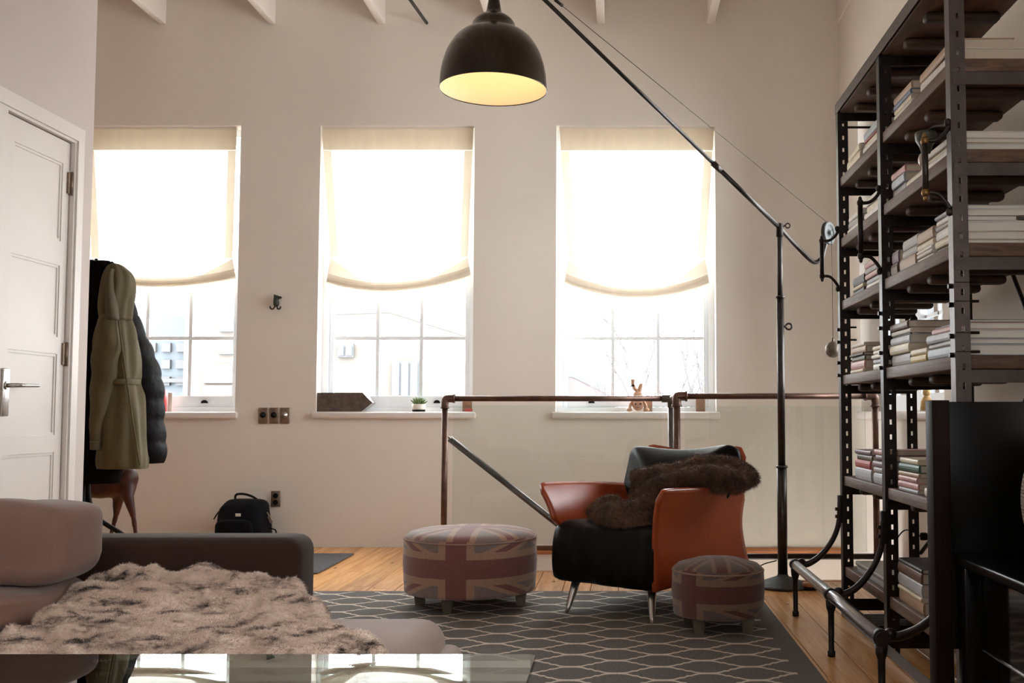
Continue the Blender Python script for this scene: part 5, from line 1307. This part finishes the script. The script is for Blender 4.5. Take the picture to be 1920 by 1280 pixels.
# ------------------------------------------------------------------ coats, stand, deer
KY = 5.35
def K(px, py, Y=KY): return atY(px, py, Y)
def garment(rows, Y, dep, fold=None, e=0.85, n=40, k=5):
    rr = []
    for (py, xl_, xr_, d) in rows:
        a_, b__ = atY(xl_, py, Y), atY(xr_, py, Y)
        rr.append((a_.z, (a_.x + b__.x) / 2, Y + (dep if d is None else 0) * 0, (b__.x - a_.x) / 2, d))
    return MB().loft(interp_rows(rr, k), n, e, fold)
M_olive = Mat('olive_canvas', srgb(86, 75, 47), 0.8).vary(0.14, 7, bump=0.25, bscale=24).m
M_olived = Mat('olive_dark', srgb(84, 76, 54), 0.8).vary(0.14, 7).m
M_puff = Mat('black_puffer', srgb(15, 12, 12), 0.55, 0, 0.08).vary(0.2, 6, bump=0.3, bscale=30).m
M_bcoat = Mat('black_wool', srgb(18, 15, 16), 0.9, 0, 0.2).vary(0.2, 8, bump=0.2).m
fld = lambda a, z: 0.06 * math.sin(5 * a + 5 * z) + 0.04 * math.sin(9 * a - 8 * z) + 0.09 * noise.noise(Vector((math.cos(a) * 2, math.sin(a) * 2, z * 7)))
cr0 = K(170, 1000)
stx = cr0.x - 0.02
co = thing('coat_stand', 'black bentwood coat stand mostly hidden behind the coats', 'coat stand', (stx, KY + 0.15, 0))
SYs = KY + 0.15; topz = atY(171, 487, SYs).z; stx = atY(171, 487, SYs).x
part('pole', MB().tube([(stx, SYs, 0.12), (stx, SYs, topz)], 0.013, 12), M_black, co)
for k in range(6):
    a = k * PI / 3 + 0.2; d = Vector((math.cos(a), math.sin(a), 0)); b0 = Vector((stx, SYs, 0))
    if d.y < 0.9:
        part('peg', MB().tube(spline([b0 + Vector((0, 0, topz - 0.22)), b0 + d * 0.10 + Vector((0, 0, topz - 0.14)), b0 + d * 0.13 + Vector((0, 0, topz - 0.05)), b0 + d * 0.10 + Vector((0, 0, topz - 0.01))]), 0.009, 8), M_black, co)
for k in range(4):
    a = k * PI / 2 + 0.25; d = Vector((math.cos(a), math.sin(a), 0)); b0 = Vector((stx, SYs, 0))
    part('foot', MB().tube(spline([b0 + d * 0.013 + Vector((0, 0, 0.62)), b0 + d * 0.05 + Vector((0, 0, 0.42)), b0 + d * 0.22 + Vector((0, 0, 0.28)), b0 + d * 0.34 + Vector((0, 0, 0.10)), b0 + d * 0.36 + Vector((0, 0, 0.014))]), 0.013, 10), M_black, co)
part('hoop', MB().tube([(stx + 0.24 * math.cos(a), SYs + 0.24 * math.sin(a), 0.27) for a in [2 * PI * i / 40 for i in range(40)]], 0.009, 8, closed=True), M_black, co)
# black wool coat (behind, left)
t = thing('black_coat', 'black wool coat hanging behind the olive parka', 'coat', (K(190, 700).x, KY + .08, atY(190, 905, KY).z))
part('body', garment([(905, 150, 222, .08), (860, 148, 226, .10), (760, 150, 222, .10), (660, 152, 220, .10), (580, 158, 212, .09), (530, 164, 212, .07), (500, 170, 210, .05), (489, 178, 204, .03)], KY + 0.10, .1, fld), M_bcoat, t)
part('collar', garment([(560, 176, 200, .05), (520, 170, 212, .06), (496, 172, 211, .05), (489, 186, 206, .02)], KY + 0.02, .1, fld), M_bcoat, t)
# puffer behind to the right
t = thing('puffer_coat', 'black quilted puffer coat hanging behind the olive parka, nearest the window', 'coat', (K(275, 700).x, KY + .12, atY(275, 870, KY).z))
qf = lambda a, z: 0.11 * abs(math.sin(z * PI / 0.115)) ** 0.6 + 0.02 * math.sin(4 * a) + 0.05 * noise.noise(Vector((math.cos(a) * 2, math.sin(a) * 2, z * 9)))
part('body', garment([(868, 240, 302, .09), (840, 236, 303, .11), (780, 228, 298, .12), (720, 222, 297, .12), (660, 216, 280, .11), (615, 212, 262, .09), (575, 212, 250, .06), (552, 216, 246, .03)], KY + 0.13, .1, qf, n=48, k=10), M_puff, t)
# parka
t = thing('olive_parka', 'olive green hooded parka hanging in front of the black coats', 'coat', (K(225, 700).x, KY, atY(230, 880, KY).z))
part('body', garment([(878, 188, 275, .085), (860, 187, 274, .10), (800, 190, 268, .105), (740, 192, 262, .10), (716, 193, 257, .090), (700, 188, 258, .10), (650, 182, 254, .11), (615, 186, 248, .10), (590, 194, 240, .08)], KY - 0.03, .1, fld, n=56, k=7), M_olive, t)
part('hood', garment([(600, 190, 244, .07), (570, 192, 246, .085), (540, 196, 250, .09), (515, 201, 246, .08), (500, 206, 232, .055), (495, 211, 224, .03)], KY - 0.05, .1, fld, n=44), M_olive, t)
part('hood_opening', garment([(600, 200, 222, .03), (560, 200, 218, .04), (520, 205, 214, .03), (504, 208, 213, .015)], KY - 0.135, .1), M_olived, t, 'shadowed fold of the hood')
sl_rows = [(838, 171, 192, .035), (820, 171, 193, .045), (760, 172, 205, .055), (700, 174, 220, .062), (650, 178, 227, .062), (610, 186, 224, .055), (590, 194, 214, .035)]
part('sleeve', garment(sl_rows, KY - 0.12, .1, lambda a, z: 0.06 * math.sin(z * 38 + 2 * math.cos(a)) + 0.05 * noise.noise(Vector((math.cos(a), math.sin(a), z * 12))), n=32, k=8), M_olive, t)
part('cuff', garment([(843, 171, 190, .036), (826, 171, 192, .042)], KY - 0.125, .1, n=24), M_olived, t)
part('waist_band', garment([(721, 213, 257.5, .098), (716, 213, 258, .104), (711, 213, 257.5, .098)], KY - 0.035, .1, None, n=40), M_olive, t)
part('placket', MB().tube(spline([K(222, 600, KY - .14), K(233, 680, KY - .155), K(246, 770, KY - .15), K(262, 872, KY - .135)]), 0.005, 6), M_olive, t)
# deer
DYp = 6.15
def D(px, py, r_, Y=DYp): p = atY(px, py, Y); return (p.x, p.y, p.z, r_)
legz = 0.012
def toe(px, Y, r_=0.016): return (atY(px, 1060, Y).x, Y, legz + r_, r_)
dr = thing('carved_deer', 'carved reddish wooden deer standing by the wall under the coats', 'sculpture', (atY(180, 1000, DYp).x, DYp, 0))
rump = D(236, 896, 0.075); 
bodyc = [rump, D(225, 905, 0.085), D(190, 912, 0.075), D(130, 905, 0.085), D(80, 895, 0.09), D(55, 890, 0.085)]
neck = [D(60, 880, 0.07), D(35, 830, 0.05), D(20, 790, 0.042), D(0, 775, 0.035), D(-22, 785, 0.020)]
legs = [[D(238, 905, 0.06), D(240, 930, 0.034, DYp - .05), D(250, 968, 0.018, DYp - .05), D(256, 1010, 0.014, DYp - .05), toe(258, DYp - .05)],
        [D(232, 905, 0.06), D(222, 935, 0.034, DYp + .05), D(217, 968, 0.018, DYp + .05), D(206, 1010, 0.014, DYp + .05), toe(204, DYp + .05)],
        [D(75, 905, 0.05), D(72, 950, 0.026, DYp - .05), D(74, 1000, 0.015, DYp - .05), toe(70, DYp - .05)],
        [D(85, 905, 0.05), D(95, 950, 0.026, DYp + .05), D(92, 1000, 0.015, DYp + .05), toe(100, DYp + .05)]]
ears = [[D(14, 778, 0.02), D(22, 750, 0.008)], [D(8, 775, 0.02), D(2, 748, 0.008)]]
part('body', blob([bodyc, neck] + legs + ears, 0.012, 4), M_deer, dr)
part('tail', MB().tube([D(248, 885, 0)[:3], D(254, 900, 0)[:3]], [0.018, 0.006], 8), M_deer, dr)

# ------------------------------------------------------------------ black bag by the wall
BYc = YB - 0.17
def bgp(px, py, Y=BYc): return atY(px, py, Y)
m_nyl = Mat('black_nylon', srgb(20, 20, 23), 0.65, 0, 0.3).vary(0.25, 9, bump=0.3, bscale=22).m
bag = thing('black_bag', 'black nylon backpack bag with a white tag on the floor by the wall', 'bag', (bgp(457, 1000).x, BYc, 0))
rr = []
for (py, xl_, xr_, d) in ((1033, 412, 512, .10), (1024, 408, 514, .125), (1000, 410, 508, .13), (975, 411, 504, .125), (955, 414, 502, .11), (944, 422, 501, .09), (937, 430, 494, .06), (935, 440, 480, .03)):
    a_, b__ = bgp(xl_, py), bgp(xr_, py); rr.append((max(a_.z, 0.002), (a_.x + b__.x) / 2, BYc, (b__.x - a_.x) / 2, d))
part('body', MB().loft(interp_rows(rr, 5), 40, 0.7, lambda a, z: 0.03 * noise.noise(Vector((math.cos(a) * 2, math.sin(a) * 2, z * 12)))), m_nyl, bag)
part('front_pocket', MB().superq((bgp(452, 990).x, BYc - 0.13, bgp(452, 990).z), 0.13, 0.035, 0.075, 0.5, 0.5), m_nyl, bag)
part('handle', MB().tube(spline([bgp(441, 938), bgp(443, 927), bgp(458, 926), bgp(474, 931), bgp(484, 938)]), 0.008, 8), M_black, bag)
part('strap', MB().tube(spline([bgp(414, 955), bgp(408, 962), bgp(401, 973)]), 0.005, 6), M_black, bag)
part('strap', MB().tube(spline([bgp(500, 960, BYc - .03), bgp(509, 974, BYc - .03), bgp(508, 981, BYc - .03), bgp(503, 968, BYc - .03)]), 0.006, 6), M_bronze, bag, 'brown webbing strap')
part('strap', MB().tube(spline([bgp(504, 990), bgp(516, 993), bgp(517, 1001), bgp(510, 1002)]), 0.005, 6), M_black, bag)
a_ = bgp(446, 965, BYc - 0.19)
part('tag', MB().bbox(atY(441, 965, BYc - .17).x, atY(451, 965, BYc - .17).x, BYc - 0.169, BYc - 0.165, atY(441, 968, BYc - .17).z, atY(441, 962.5, BYc - .17).z, .001), M_pot, bag, 'small white woven tag')

for nm, io in (('black_lacquer', 1.3), ('brown_black_lacquer', 1.2), ('black_leather', 1.28), ('black_fittings', 1.3), ('black_puffer', 1.32), ('black_wool', 1.1), ('black_nylon', 1.2), ('carved_red_wood', 1.35)):
    bpy.data.materials[nm].node_tree.nodes['Principled BSDF'].inputs['IOR'].default_value = io
